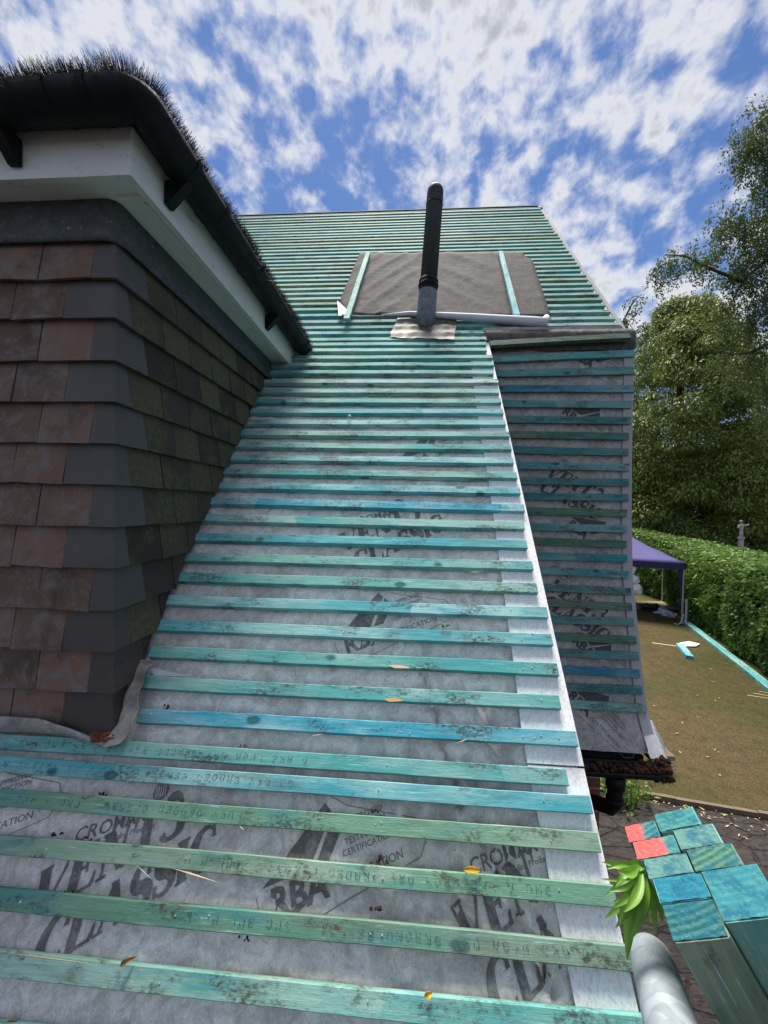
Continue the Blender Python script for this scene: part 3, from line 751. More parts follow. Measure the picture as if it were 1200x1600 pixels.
ax = (Pb-Pa).normalized(); az = Vector((0,-.86,.5)); az = (az-ax*az.dot(ax)).normalized(); ay = az.cross(ax)
o.location = Pa; o.rotation_euler = Matrix((ax, ay, az)).transposed().to_euler(); o.color = (.05,.095,.06,1); setpar(o, house); o['label'] = 'dark green weathered batten'

# --- prints on the membrane ----------------------------------------
def arc(cx, cy, rx, ry, a0, a1, n=14): return [(cx+rx*math.cos(R(a0+(a1-a0)*i/n)), cy+ry*math.sin(R(a0+(a1-a0)*i/n))) for i in range(n+1)]
# glyphs as strokes: (points, widths)
G = {
 'V': ([([(.10,1),(.42,0)], [.24,.20]), ([(.80,1),(.46,0)], [.07,.07]), ([(-.05,.975),(.30,.975)], [.05,.05]), ([(.62,.975),(.95,.975)], [.05,.05])], .92),
 'E': ([([(.20,0),(.20,1)], [.24,.24]), ([(.0,.03),(.78,.03)], [.06,.06]), ([(.0,.97),(.74,.97)], [.06,.06]), ([(.2,.5),(.52,.5)], [.06,.06]), ([(.74,.05),(.78,.30)], [.10,.03]), ([(.70,.95),(.72,.72)], [.10,.03]), ([(.52,.36),(.52,.64)], [.05,.05])], .88),
 'N': ([([(.14,0),(.14,1)], [.07,.07]), ([(.14,1),(.74,.02)], [.25,.25]), ([(.74,0),(.74,1)], [.07,.07]), ([(0,.03),(.28,.03)], [.05,.05]), ([(.60,.97),(.90,.97)], [.05,.05]), ([(-.02,.975),(.2,.975)], [.05,.05])], .98),
 'T': ([([(.42,0),(.42,1)], [.24,.24]), ([(.02,.965),(.82,.965)], [.07,.07]), ([(.22,.03),(.62,.03)], [.05,.05]), ([(.04,.96),(.02,.70)], [.11,.03]), ([(.80,.96),(.82,.70)], [.11,.03])], .90),
 '3': ([(arc(.34,.74,.26,.24,160,-80), [.03]+[.10,.17,.22,.22,.2,.16,.12,.1,.1,.1,.1,.08,.07,.06]), (arc(.34,.27,.30,.26,80,-165), [.06,.08,.12,.18,.23,.25,.24,.2,.15,.1,.08,.08,.1,.14,.12])], .74),
 'C': ([(arc(.46,.5,.36,.48,48,312,20), [.05,.06,.07,.09,.12,.16,.2,.23,.25,.26,.26,.26,.25,.23,.2,.16,.12,.09,.07,.06,.05]), ([(.74,.98),(.74,.66)], [.05,.12]), ([(.76,.02),(.76,.2)], [.04,.05])], .88),
 'L': ([([(.20,0),(.20,1)], [.24,.24]), ([(.0,.03),(.76,.03)], [.06,.06]), ([(.0,.97),(.40,.97)], [.06,.06]), ([(.72,.05),(.77,.34)], [.12,.03])], .82),
 'A': ([([(.46,1),(.78,0)], [.18,.24]), ([(.46,1),(.12,0)], [.06,.06]), ([(.22,.32),(.64,.32)], [.06,.06]), ([(-.02,.03),(.26,.03)], [.05,.05]), ([(.58,.03),(.95,.03)], [.05,.05])], .96),
 'S': ([(arc(.38,.73,.24,.24,40,270,12)[:-1]+arc(.38,.26,.28,.24,90,-150,12), [.04,.07,.09,.12,.15,.17,.19,.2,.21,.22,.23,.24,.25,.26,.26,.26,.24,.2,.16,.12,.1,.08,.06,.05,.04]), ([(.58,.98),(.60,.70)], [.05,.10]), ([(.13,.02),(.12,.30)], [.05,.10])], .76),
 'I': ([([(.24,0),(.24,1)], [.24,.24]), ([(.04,.03),(.44,.03)], [.05,.05]), ([(.04,.97),(.44,.97)], [.05,.05])], .52)}
def stroke_quads(pts, ws):
    if len(ws) != len(pts): ws = list(np.interp(np.linspace(0, 1, len(pts)), np.linspace(0, 1, len(ws)), ws))
    ws = [w*(1.22 if w > .12 else 1.35) for w in ws]
    if len(pts) == 2:                                  # subdivide straight strokes so that they can follow folds
        n = 5; pts, ws = [tuple(np.array(pts[0])*(1-i/n)+np.array(pts[1])*i/n) for i in range(n+1)], [ws[0]*(1-i/n)+ws[1]*i/n for i in range(n+1)]
    L = []; Rr = []
    for i, p in enumerate(pts):
        a, b = pts[max(0, i-1)], pts[min(len(pts)-1, i+1)]; dx, dy = b[0]-a[0], b[1]-a[1]; l = math.hypot(dx, dy) or 1
        nx, ny = -dy/l*ws[i]/2, dx/l*ws[i]/2
        if len(pts) == 6:                              # straight strokes keep flat feet
            if abs(dy) > abs(dx): nx, ny = -ws[i]/2*(1 if dy > 0 else -1), 0
        L.append((p[0]+nx, p[1]+ny)); Rr.append((p[0]-nx, p[1]-ny))
    return [(Rr[i], Rr[i+1], L[i+1], L[i]) for i in range(len(pts)-1)]
def bigtext(txt, h, shear=.32, wid=.92):
    out = []; x = 0; lay = 0
    for ch in txt:
        st_, adv = G[ch]
        for pts, ws in st_:
            for q in stroke_quads(pts, ws): out.append(([((x+(p[0]+p[1]*shear)*wid)*h, p[1]*h) for p in q], lay))
            lay = (lay+1) % 7
        x += adv*wid
    return out
_fontcache = {}
def smalltext(txt, h, shear=.0, bold=0.0):
    key = (txt, bold)
    if key not in _fontcache:
        cu_ = bpy.data.curves.new('t', 'FONT'); cu_.body = txt; cu_.size = 1; cu_.offset = bold; cu_.resolution_u = 2
        ob = bpy.data.objects.new('t', cu_); C.objects.link(ob); bpy.context.view_layer.update()
        me = bpy.data.meshes.new_from_object(ob.evaluated_get(bpy.context.evaluated_depsgraph_get()))
        bm = bmesh.new(); bm.from_mesh(me); bmesh.ops.triangulate(bm, faces=bm.faces)
        _fontcache[key] = [[(v.co.x/.7, v.co.y/.7) for v in f.verts] for f in bm.faces]; bm.free()
        bpy.data.objects.remove(ob); bpy.data.curves.remove(cu_); bpy.data.meshes.remove(me)
    return [([((x+y*shear)*h, y*h) for x, y in tri], 0) for tri in _fontcache[key]]
def frame_line(pts, w, closed=True):
    out = []; n = len(pts)
    for i in range(n if closed else n-1):
        a, b = Vector(pts[i]), Vector(pts[(i+1) % n]); d = b-a; L_ = d.length; d /= L_; nn = Vector((-d.y, d.x))*w/2; k = max(1, int(L_/.03))
        for j in range(k):
            p, q = a+d*L_*j/k, a+d*L_*(j+1)/k; out.append(([tuple(p-nn), tuple(q-nn), tuple(q+nn), tuple(p+nn)], i % 2))
    return out
def fillpoly(poly, k=8):                               # polygon as triangles of limited size
    bm = bmesh.new(); f = bm.faces.new([bm.verts.new((x, y, 0)) for x, y in poly]); bmesh.ops.triangulate(bm, faces=[f])
    for _ in range(3): bmesh.ops.subdivide_edges(bm, edges=[e for e in bm.edges if e.calc_length() > .03], cuts=1, use_grid_fill=True)
    bmesh.ops.triangulate(bm, faces=bm.faces)
    o = [([(v.co.x, v.co.y) for v in g.verts], 0) for g in bm.faces]; bm.free(); return o
def shift(q, dx, dy): return [([(x+dx, y+dy) for x, y in p], l) for p, l in q]
ink = []; thin = []
def put(q, u, v): return shift(q, u, v)
RBA = (put(smalltext('RBA', .052, .0, .035), .0, .002) + fillpoly([(-.015,.062),(.165,.178),(.178,.155),(.10,.062)]) + fillpoly([(.182,.15),(.200,.12),(.150,.062),(.115,.062)]))
RBAt = (put(smalltext('APPROVED', .013), .215, .118) + put(smalltext('INSPECTION', .013), .205, .098) + put(smalltext('TESTING', .013), .195, .078) + put(smalltext('CERTIFICATION', .013), .185, .058)
        + put(smalltext('CERTIFICATE 47120', .014), .155, -.004)[:0] + put(smalltext('CERTIFICATION', .017), .155, .012) + frame_line([(-.02,-.012),(.06,-.03),(.37,.0),(.40,.035),(.385,.075),(.22,.155),(.18,.19)], .0016, False) + frame_line([(-.02,-.012),(-.03,.05)], .0016, False))
VENT = put(bigtext('VENT3', .088), 0, 0) + put(bigtext('CLASSIC', .080), .010, -.100)
CROt = put(smalltext('CROMAR', .030, .12, .01), 0, 0) + put(smalltext('Building Products', .012, .1), .085, -.022)
BADGE = [([(.022*math.cos(R(a)), .022*math.sin(R(a))), (.022*math.cos(R(a+30)), .022*math.sin(R(a+30))), (0, 0)], 0) for a in range(0, 360, 30)]
BADGEl = [([(x-.0014,-.012),(x+.0014,-.012),(x+.0014,.012),(x-.0014,.012)], 3) for x in (-.012,-.006,0,.006,.012)]
def roofmap(x, s, o): return on_mem(x, s, o)
def place(mb, quads, ox, oy, ang, mapf, base=.0012):
    ca, sa = math.cos(ang), math.sin(ang)
    for poly, lay in quads:
        pts = [(ox+x*ca-y*sa, oy+x*sa+y*ca) for x, y in poly]
        if mapf is roofmap and max(p[0] for p in pts) > .352: continue
        mb.add([mapf(x, y, base+lay*.00014) for x, y in pts], [tuple(range(len(pts)))])
kA, kB, kC = MB(), MB(), MB()
def group_at(dx, ds, mapf, a=0.0, parts='rvcb', xlim=None):
    ca, sa = math.cos(a), math.sin(a)
    def tr(x, y): return dx+x*ca-y*sa, ds+x*sa+y*ca
    if 'r' in parts: place(kA, RBA, *tr(-.30,-.20), R(21)+a, mapf); place(kB, RBAt, *tr(-.30,-.20), R(21)+a, mapf)
    if 'v' in parts: place(kA, VENT, *tr(-.880,-.238), R(31)+a, mapf)
    if 'c' in parts: place(kB, CROt, *tr(-.855,-.094), R(18)+a, mapf)
    if 'b' in parts: place(kA, BADGE, *tr(-.667,.026), R(18)+a, mapf); place(kC, BADGEl, *tr(-.667,.026), R(18)+a, mapf)
group_at(0, 0, roofmap); group_at(1.02, 0, roofmap, parts='vcb'); group_at(-1.0, .02, roofmap, parts='r')
group_at(.10, .62, roofmap, parts='r'); group_at(.62, 1.05, roofmap, parts='vcb'); group_at(-.42, .66, roofmap, parts='c')
group_at(.28, 1.50, roofmap, parts='r')
for nm, kk, mt in (('printed_logo', kA, M['ink']), ('printed_small_text', kB, M['inkthin']), ('logo_bars', kC, M['membrane'])):
    # keep only what lies on the sheet left of the verge strip
    o = kk.build(nm, mt); setpar(o, mem)
# prints on the wall face
kA, kB, kC = MB(), MB(), MB()
def facemap(x, z, o): x = min(max(x, .5), 1.31); return Vector((x, yf(z)-fh(x, z)-.001-o, z))
def fgroup(x, z, what, a):
    if what == 'r': place(kA, RBA, x, z, a, facemap); place(kB, RBAt, x, z, a, facemap)
    else: place(kA, VENT, x, z, a, facemap); place(kB, CROt, x+.02, z+.13, a, facemap)
fgroup(.96, H+.62, 'r', R(-38)); fgroup(.86, H+.22, 'v', R(-28)); fgroup(1.0, H-.10, 'r', R(-40)); fgroup(.87, H-.50, 'v', R(-30)); fgroup(1.0, H-.80, 'r', R(-42)); fgroup(.95, H-1.10, 'r', R(-45)); fgroup(1.02, H+.98, 'r', R(-35))
o = kA.build('wall_printed_logo', simple('wall_ink', (.085,.08,.08), .7, .2, var=.3, scale=80), house); o = kB.build('wall_printed_text', M['inkthin'], house)

# --- vent pipe ------------------------------------------------------
b0 = rp(*roof(665, 503), 0); t0 = at(681, 290, b0.y)
ax = (t0-b0).normalized(); Lp = (t0-b0).length
vp = MB(); vp.tube([b0+ax*(.17), b0+ax*(Lp-.05), b0+ax*(Lp-.025), b0+ax*(Lp-.005), b0+ax*(Lp+.008)], [.058,.056,.052,.036,.006], 28)
pipe = vp.build('vent_pipe', M['pipe'], house, smooth=True)
cc = MB()
for a, r_ in ((.235, .069), (.262, .067), (.205, .064)): cc.tube([b0+ax*a, b0+ax*(a+.004), b0+ax*(a+.016), b0+ax*(a+.020)], [r_-.008, r_, r_, r_-.008], 28)
cc.tube([b0+ax*.20, b0+ax*.29], .0615, 28)
cc.tube([b0+ax*(Lp-.135), b0+ax*(Lp-.128)], .0585, 28)
cc.build('pipe_collar', M['pvc'], pipe, smooth=True)
sl = MB(); sl.tube([b0-ax*.06, b0+ax*.05, b0+ax*.205, b0+ax*.215], [.078,.067,.063,.061], 28); sl.build('lead_sleeve', M['lead_grey'], pipe, smooth=True)
lf = MB(); c4 = [roof(622,497), roof(714,500), roof(709,533), roof(608,528)]
def bil(u, v, c): return (c[0][0]*(1-u)*(1-v)+c[1][0]*u*(1-v)+c[2][0]*u*v+c[3][0]*(1-u)*v, c[0][1]*(1-u)*(1-v)+c[1][1]*u*(1-v)+c[2][1]*u*v+c[3][1]*(1-u)*v)
g1 = []
for j in range(15):
    row = []
    for i in range(29):
        u, v = i/28, j/14; x, s = bil(u, v, c4); e = (1 if v > .99 else 0)
        s += e*.02*nz(u*7, 3); x += (.008*nz(v*6, 9) if i in (0, 28) else 0)
        row.append(rp(x, s, .008+.006*nz(x*22, s*22)+.004*math.sin(s*68)))
    g1.append(row)
lf.grid(g1[::-1]); lf.build('lead_slate', M['lead_brown'], pipe, smooth=True)

# --- low gutter of the wall face ------------------------------------
def halfround(path, r, th=.003, n=12, up=Vector((0,0,1)), outs=None):
    """sweeps a half-round channel along path (points at rim height)"""
    mb = MB(); path = [Vector(p) for p in path]; ri, ro = [], []
    for i, p in enumerate(path):
        t = (path[min(i+1, len(path)-1)]-path[max(i-1, 0)]); t.z = 0; t.normalize(); side = t.cross(up)
        k0 = [p + side*math.cos(math.pi*k/n)*r - up*math.sin(math.pi*k/n)*r*.86 for k in range(n+1)]
        k1 = [p + side*math.cos(math.pi*k/n)*(r-th) - up*(math.sin(math.pi*k/n)*(r*.86-th)) for k in range(n+1)]
        ri.append(k1); ro.append(k0)
    m = len(path); cols_ = n+1
    vs = [v for r_ in ro for v in r_]+[v for r_ in ri for v in r_]; fs = []; o_ = m*cols_
    for i in range(m-1):
        for k in range(n):
            a = i*cols_+k; fs.append((a, a+1, a+1+cols_, a+cols_)); b = o_+a; fs.append((b, b+cols_, b+1+cols_, b+1))
        a = i*cols_; fs.append((a, a+cols_, o_+a+cols_, o_+a)); a = i*cols_+n; fs.append((a, o_+a, o_+a+cols_, a+cols_))
    for i in (0, m-1):
        for k in range(n): a = i*cols_+k; q = (a, o_+a, o_+a+1, a+1); fs.append(q if i == 0 else q[::-1])
    mb.add(vs, fs); return mb
GZ = H-1.375; GY = 2.125
lg = halfround([(.5+i*.1, GY, GZ) for i in range(9)]+[(1.33, GY, GZ)], .058)
lg.tube([(1.33,GY-.0,GZ-.02),(1.334,GY,GZ-.02)], .045, 16)
lowgut = lg.build('gutter', M['pvc'], house, smooth=True)
dp = MB(); dx_ = at(962, 1200, GY).x
dp.tube([(dx_,GY,GZ-.045),(dx_,GY,GZ-.13),(dx_,GY+.005,GZ-.20),(dx_-.0,GY+.05,GZ-.26),(dx_-.01,GY+.32,GZ-.42),(dx_+.0,GY+.62,GZ-.56),(dx_,GY+.68,GZ-.70),(dx_,GY+.68,.02)], .038, 16)
dp.tube([(dx_,GY,GZ-.045),(dx_,GY,GZ-.11)], .047, 16); dp.tube([(dx_,GY,GZ-.17),(dx_,GY,GZ-.185)], .044, 16)
dp.build('downpipe', M['pvc'], house, smooth=True)
fb = MB(); fb.cbox(.43, 1.32, 2.20, 2.222, GZ-.09, GZ+.02); fb.cbox(.43, 1.32, 2.222, YW, GZ-.085, GZ-.075); fb.build('eaves_board', M['pvc'], house)

# --- near gutter below the frame, for other views
ng = halfround([(X_LEFT+i*.5, .47, H-1.375) for i in range(13)]+[(.47, .47, H-1.375)], .058); ng.build('lower_gutter', M['pvc'], house, smooth=True)
nf = MB(); nf.cbox(X_LEFT+.15, .47, .535, .557, H-1.47, H-1.345); nf.build('lower_fascia', M['paint'], house)
nf = MB(); nf.cbox(X_LEFT+.15, .41, .557, .75, H-1.46, H-1.45); nf.build('lower_soffit', M['paint'], house)

# ================================================================== DORMER (part of the house)
dormer = empty('dormer', (-2.2, 1.1, H-.7)); setpar(dormer, house)
DX, DY = -.887, 1.090; DXL = -3.6
core = MB(); ztop = H+.99
core.prism([(DXL+.02, DY+.03, roof_z(DY+.03, MEM)), (DXL+.02, DY+.03, ztop), (DXL+.02, 2.55, ztop)], (DX-.03-DXL-.02, 0, 0))
core.build('dormer_frame', M['timber'], dormer)
rows_y = [375,435,497,563,627,692,756,822,886,952,1016,1080,1141]
rz = [at(100, y, 1.058).z for y in rows_y]; shortrow = [(k % 2 == 0) for k in range(12)]
TW = .165; joint = {True: DX-.043, False: DX-.126}
def zroof(y): return roof_z(y, MEM)
cf, cs, ck, ce = MB(), MB(), MB(), MB(); rs = random.Random(11)
def tile(mb, p0, ux, out, w, zb, zt, jit=True, clip=None):
    """tile hanging: bottom edge at zb, top zt; p0 is the wall line point, ux along the wall, out the outward normal"""
    n = 5; a = rs.uniform(-.005, .005) if jit else 0; tb = rs.uniform(-.0015, .0015); kick = .032+rs.uniform(-.003, .004)
    th = .011; P = []
    for j in (0, 1):
        for i in range(n+1):
            u = i/n; cam_ = .0022*math.sin(math.pi*u)
            o = (kick if j == 0 else .010)+cam_*.7
            z = (zb+a*(u-.5)*1.4+tb if j == 0 else zt)
            pt = p0+ux*(w*u)+out*o; P.append(Vector((pt.x, pt.y, z)))
    fr = P; bkp = [p-out*th for p in P]
    vs = fr+bkp; m = n+1; fs = []
    for i in range(n):
        fs.append((i, i+1, m+i+1, m+i)); fs.append((2*m+i+1, 2*m+i, i, i+1)[::1])
    fs.append((0, m, 3*m, 2*m)); fs.append((n, 2*m+n, 3*m+n, m+n))
    mb.add(vs, fs)
wallp = Vector((0, DY, 0)); ex_, ey_ = Vector((1, 0, 0)), Vector((0, 1, 0)); outF, outS = Vector((0,-1,0)), Vector((1,0,0))
for k in range(12):
    zb, zt = rz[k+1], rz[k]+.020
    xj = joint[shortrow[k]] + rs.uniform(-.003, .003)
    x = xj
    while x > DXL:
        tile(cf, Vector((x-TW+.0025, DY, 0)), ex_, outF, TW-.0035-rs.random()*.002, zb, zt); x -= TW
    # red broken edge of the joint beside the corner tiles
    ce.box((xj-.0012, DY-.029, zb+.003), (.0016+.002*rs.random(), 0, 0), (0, .012, 0), (0, .012, (zt-zb)*.8))
    # corner tile: sweep round the arris
    fw_, sw_ = (DX-xj, .105 if shortrow[k] else .055)
    sw_ = .095 if shortrow[k] else .022
    def ring(d, ro=.010):
        P = [(xj+(DX-.02-xj)*u, DY-d) for u in (0, .33, .66, 1)]
        cx_, cy_ = DX+d-ro, DY-d+ro; P += [(cx_+ro*math.sin(q*math.pi/10), cy_-ro*math.cos(q*math.pi/10)) for q in range(6)]
        return P+[(DX+d, DY+.012+sw_*u) for u in (.3, .65, 1)]
    r_ = .012
    A1, B1_, C1_ = ring(.033), ring(.012), ring(.021); m = len(A1)
    vs = [Vector((x_, y_, zb+.0012*nz(x_*9, y_*9, k))) for x_, y_ in A1]+[Vector((x_, y_, zt)) for x_, y_ in B1_]+[Vector((x_, y_, zb)) for x_, y_ in C1_]; fs = []
    for i in range(m-1): fs += [(i, i+1, m+i+1, m+i), (i, 2*m+i, 2*m+i+1, i+1)]
    fs += [(0, m, 2*m), (m-1, 2*m+m-1, 2*m-1)]
    ck.add(vs, fs)
    # side tiles back to where the roof plane cuts them
    y = DY+r_+sw_; 
    ycut = lambda z: ((z-H)*math.cos(TH)+(D-MEM))/math.sin(TH)
    while y < ycut(zt)+.02:
        ye = min(y+TW, ycut(zb)+.035)
        wd = TW-.005
        if y+wd > ycut(zt): wd = max(.03, ycut(zt)-y)
        y0 = y
        # clipped lower corner against the roof
        n = 4; P = []
        kick = .030+rs.uniform(-.003, .003); a = rs.uniform(-.003, .003)
        for j in (0, 1):
            for i in range(n+1):
                yy = y0+wd*i/n
                zl = max(zb+a*(i/n-.5), min(zroof(yy)+.030+rs.uniform(-.006,.006), zt-.003)) if j == 0 else zt
                t_ = (zt-zl)/(zt-zb); o = (.010+(kick-.010)*t_)
                P.append(Vector((DX+o, yy, zl)))
        vs = P+[p-outS*.011 for p in P]; m = n+1; fs = []
        for i in range(n): fs += [(i, i+1, m+i+1, m+i), (2*m+i, 2*m+i+1, i+1, i)[::1]]
        fs += [(0, m, 3*m, 2*m), (n, 2*m+n, 3*m+n, m+n)]
        cs.add(vs, fs); y += TW
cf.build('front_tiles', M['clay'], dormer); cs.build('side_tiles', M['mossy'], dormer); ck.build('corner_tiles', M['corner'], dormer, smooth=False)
ce.build('broken_tile_edge', M['red_edge'], dormer)
# lead apron band under the soffit
ap = MB(); zb, zt = rz[0]+.001, H+.878; path = []
for x in (DXL, -2, -1.4, -1.1, DX-.014): path.append((x, DY, 0, -1))
for i in range(1, 9): a = math.pi/2*i/8; path.append((DX-.014+.014*math.sin(a), DY+.014-.014*math.cos(a), math.sin(a), -math.cos(a)))
for i in range(1, 8): path.append((DX, DY+.032+1.20*i/7, 1, 0))
g1 = [[Vector((x+nx*o_, y+ny*o_, z)) for (x, y, nx, ny) in path] for z, o_ in ((zb-.004, .030), (zb, .036), (zb+.02, .034), (zb+.05, .026), (zt, .020))]
ap.grid(g1); ap.build('lead_apron', M['lead_dark'], dormer, smooth=True)
# soffit and fascia
FX, FY = -.760, .9885; ZS, ZF0, ZF1 = H+.868, H+.882, H+1.019
FYE = 2.46
sf = MB(); sf.cbox(DXL, FX-.022, FY+.022, DY+.0199, ZS+.012, ZS+.022); sf.cbox(DX-.02, FX-.022, DY+.0202, FYE-.06, ZS+.012, ZS+.022)
sf.build('soffit', M['paint'], dormer)
fc = MB(); fc.cbox(DXL, FX-.0222, FY, FY+.02, ZS+.004, ZF1); fc.cbox(FX-.022, FX, FY, FYE-.02, ZS+.004, ZF1)
fc.build('fascia', M['paint'], dormer)
tr = MB(); tr.cbox(DX+.03, FX-.025, DY-.03, DY-.022, ZS+.004, ZS+.012); tr.cbox(FX-.034, FX-.026, DY, FYE-.1, ZS+.0045, ZS+.0115); tr.build('soffit_trim', M['paint'], dormer)
fr_ = MB(); fr_.cbox(DXL, FX+.022, FY-.022, 2.62, ZF1+.001, ZF1+.012); fr_.build('flat_roof', simple('grey_felt_roof', (.12,.115,.11), .9, .1), dormer)
ca_ = MB(); ca_.cbox(FX-.10, FX+.0, FY-.004, FY+.10, ZF1+.0125, ZF1+.115); ca_.build('roof_corner_kerb', simple('sage_metal_flashing', (.10,.12,.10), .5, .4), dormer)
# gutter round the dormer
GR = .057; gz = H+1.014; gx, gy = FX+.002+GR, FY-.002-GR; rc_ = .018
def gpath():
    P = [(DXL+i*.1, gy, gz) for i in range(int((gx-rc_-DXL)/.1)+1)]; P.append((gx-rc_, gy, gz))
    for i in range(1, 9): a = math.pi/2*i/8; P.append((gx-rc_+rc_*math.sin(a), gy+rc_-rc_*math.cos(a), gz))
    n = 16
    for i in range(1, n+1): P.append((gx, gy+rc_+(2.455-gy-rc_)*i/n, gz))
    return P
gp = gpath(); dg = halfround(gp, GR)
gut = dg.build('dormer_gutter', M['pvc'], dormer, smooth=True)
gb = MB()
def clip_at(p, dirv, w=.022, r=GR+.004):
    gb = MB()
    p = Vector(p); d = Vector(dirv)*w/2
    q = halfround([p-d, p+d], r, .004); gb.add(q.v, q.f); gb.build('gutter_clip', M['pvc'], gut)
for px_ in (62, 122): clip_at((at(px_, 110, gy-GR).x, gy, gz+.003), (1,0,0), .020 if px_ == 122 else .006)
for y_ in (1.12, 1.30, 1.62, 2.05, 2.35): clip_at((gx, y_, gz+.003), (0,1,0), .02)
# deep fascia brackets
def bracket(p, along, out):
    gb = MB()
    p = Vector(p); a = Vector(along); o = Vector(out); w = .016
    poly = [p+o*.002+Vector((0,0,-.045)), p+o*.100+Vector((0,0,-.02)), p+o*.062+Vector((0,0,-.060)), p+o*.012+Vector((0,0,-.112)), p+o*.002+Vector((0,0,-.112))]
    gb.prism([q-a*w for q in poly], a*2*w); gb.build('gutter_bracket', M['pvc'], gut)
bracket((at(28, 220, FY).x, FY-.001, gz), (1,0,0), (0,-1,0)); bracket((FX+.001, 1.14, gz), (0,1,0), (1,0,0)); bracket((FX+.001, 1.95, gz), (0,1,0), (1,0,0)); bracket((-1.75, FY-.001, gz), (1,0,0), (0,-1,0))

# bristle brush in the gutter: its own thing
def brush():
    r0 = np.random.default_rng(2); base = []; dr = []; ln = []
    P = [Vector(p) for p in gp]; seg = [(P[i+1]-P[i]).length for i in range(len(P)-1)]; cum = np.concatenate([[0], np.cumsum(seg)])
    lo = cum[-1]-2.9; n = 42000
    for k in range(n):
        d = lo+(cum[-1]+.01-lo)*r0.random(); i = min(max(int(np.searchsorted(cum, d))-1, 0), len(seg)-1)
        t = (P[i+1]-P[i]).normalized(); p = P[i]+t*(d-cum[i]); side = t.cross(Vector((0,0,1)))
        a = r0.normal(0, .55); v = Vector((0,0,1))*math.cos(a)+side*math.sin(a)+t*r0.normal(-.06, .10)
        v.normalize(); base.append(p+Vector((0,0,-.018))); dr.append(v)
        env = .084*(1+.05*math.sin(d*31)+.05*math.sin(d*11+1)); ln.append(env*(.80+.22*r0.random()))
    b = np.array([tuple(x) for x in base]); d = np.array([tuple(x) for x in dr]); L_ = np.array(ln)
    s = np.cross(d, r0.normal(size=d.shape)); s /= np.linalg.norm(s, axis=1, keepdims=True); w = .0005
    bend = r0.normal(size=d.shape)*.05
    mid = b+d*L_[:,None]*.6; tip = b+(d+bend)*L_[:,None]
    v = np.stack([b-s*w, b+s*w, mid-s*w, mid+s*w, tip-s*w*.7, tip+s*w*.7], 1).reshape(-1, 3)
    me = bpy.data.meshes.new('bristles'); N6 = len(v); me.vertices.add(N6); me.vertices.foreach_set('co', v.ravel())
    idx = (np.arange(n)[:,None]*6+np.array([0,1,3,2,2,3,5,4])[None]).ravel().astype(np.int32)
    me.loops.add(len(idx)); me.loops.foreach_set('vertex_index', idx); me.polygons.add(2*n); me.polygons.foreach_set('loop_start', np.arange(0, 8*n, 4, dtype=np.int32))
    me.materials.append(M['bristle']); me.update(calc_edges=True)
    root = empty('gutter_brush', (gx-1, gy, gz-.05), 'black bristle brush filling the gutter round the tiled dormer', 'gutter brush')
    o = bpy.data.objects.new('bristles', me); C.objects.link(o); setpar(o, root)
    w_ = MB(); w_.tube([p+Vector((0,0,-.018)) for p in P[8:]], .004, 6); w_.build('wire_core', M['bristle'], root)
brush()
# crumpled lead at the foot of the corner
ld = MB(); base_pts = [(0,1118,0,1148,.97),(40,1120,45,1146,.975),(80,1128,95,1147,.985),(120,1140,132,1158,1.0),(150,1150,160,1168,1.01)]
rowA, rowB = [], []
g1 = [[], [], []]
for i in range(22):
    u = i/21; px0 = -30+190*u; top = np.interp(px0, [-30,0,60,110,140,160], [1117,1118,1122,1138,1149,1157]); bot = np.interp(px0, [-30,0,50,100,140,160], [1140,1145,1146,1150,1161,1168])
    a = at(px0, top, 1.040); b = rp(*roof(px0, bot, .006), .006); m_ = a.lerp(b, .5)+Vector((0, -.008+.004*math.sin(i*1.3), .004))
    g1[0].append(a); g1[1].append(m_); g1[2].append(b)
ld.grid(g1[::-1])
cpx = [((150,1160),(160,1168)),((170,1150),(185,1162)),((186,1130),(204,1138)),((193,1105),(213,1108)),((196,1085),(216,1082)),((206,1062),(222,1060)),((213,1042),(230,1040)),((222,1028),(243,1034))]
g2 = [[], [], []]
for i in range(29):
    u = i/28*(len(cpx)-1); j = min(int(u), len(cpx)-2); f_ = u-j
    a = [cpx[j][0][k]*(1-f_)+cpx[j+1][0][k]*f_ for k in (0, 1)]; b = [cpx[j][1][k]*(1-f_)+cpx[j+1][1][k]*f_ for k in (0, 1)]
    xa, sa = roof(*a, .02); xb, sb = roof(*b, .040+.002*math.sin(i*1.1))
    A1 = rp(xa, sa, .012); B1 = rp(xb, sb, .034+.005*math.sin(i*.9)); M1 = A1.lerp(B1, .5)-NR*(.008)+XA*.003*math.sin(i*1.7)
    g2[0].append(A1-XA*.012); g2[1].append(M1); g2[2].append(B1)
ld.grid(g2[::-1])
lo_ = ld.build('corner_lead', M['lead'], dormer, smooth=True)
sm = lo_.modifiers.new('s', 'SOLIDIFY'); sm.thickness = .0022; sb_ = lo_.modifiers.new('b', 'SUBSURF'); sb_.levels = 1; sb_.render_levels = 1
fl_ = MB(); a, b, c_ = rp(*roof(233,1043,.0),.012), rp(*roof(243,1056,.0),.003), rp(*roof(303,1057,0),.004); fl_.add([a,b,c_,a+NR*.006], [(0,1,2),(0,2,3)])
fl_.build('torn_membrane_flap', M['patch_back'], dormer)
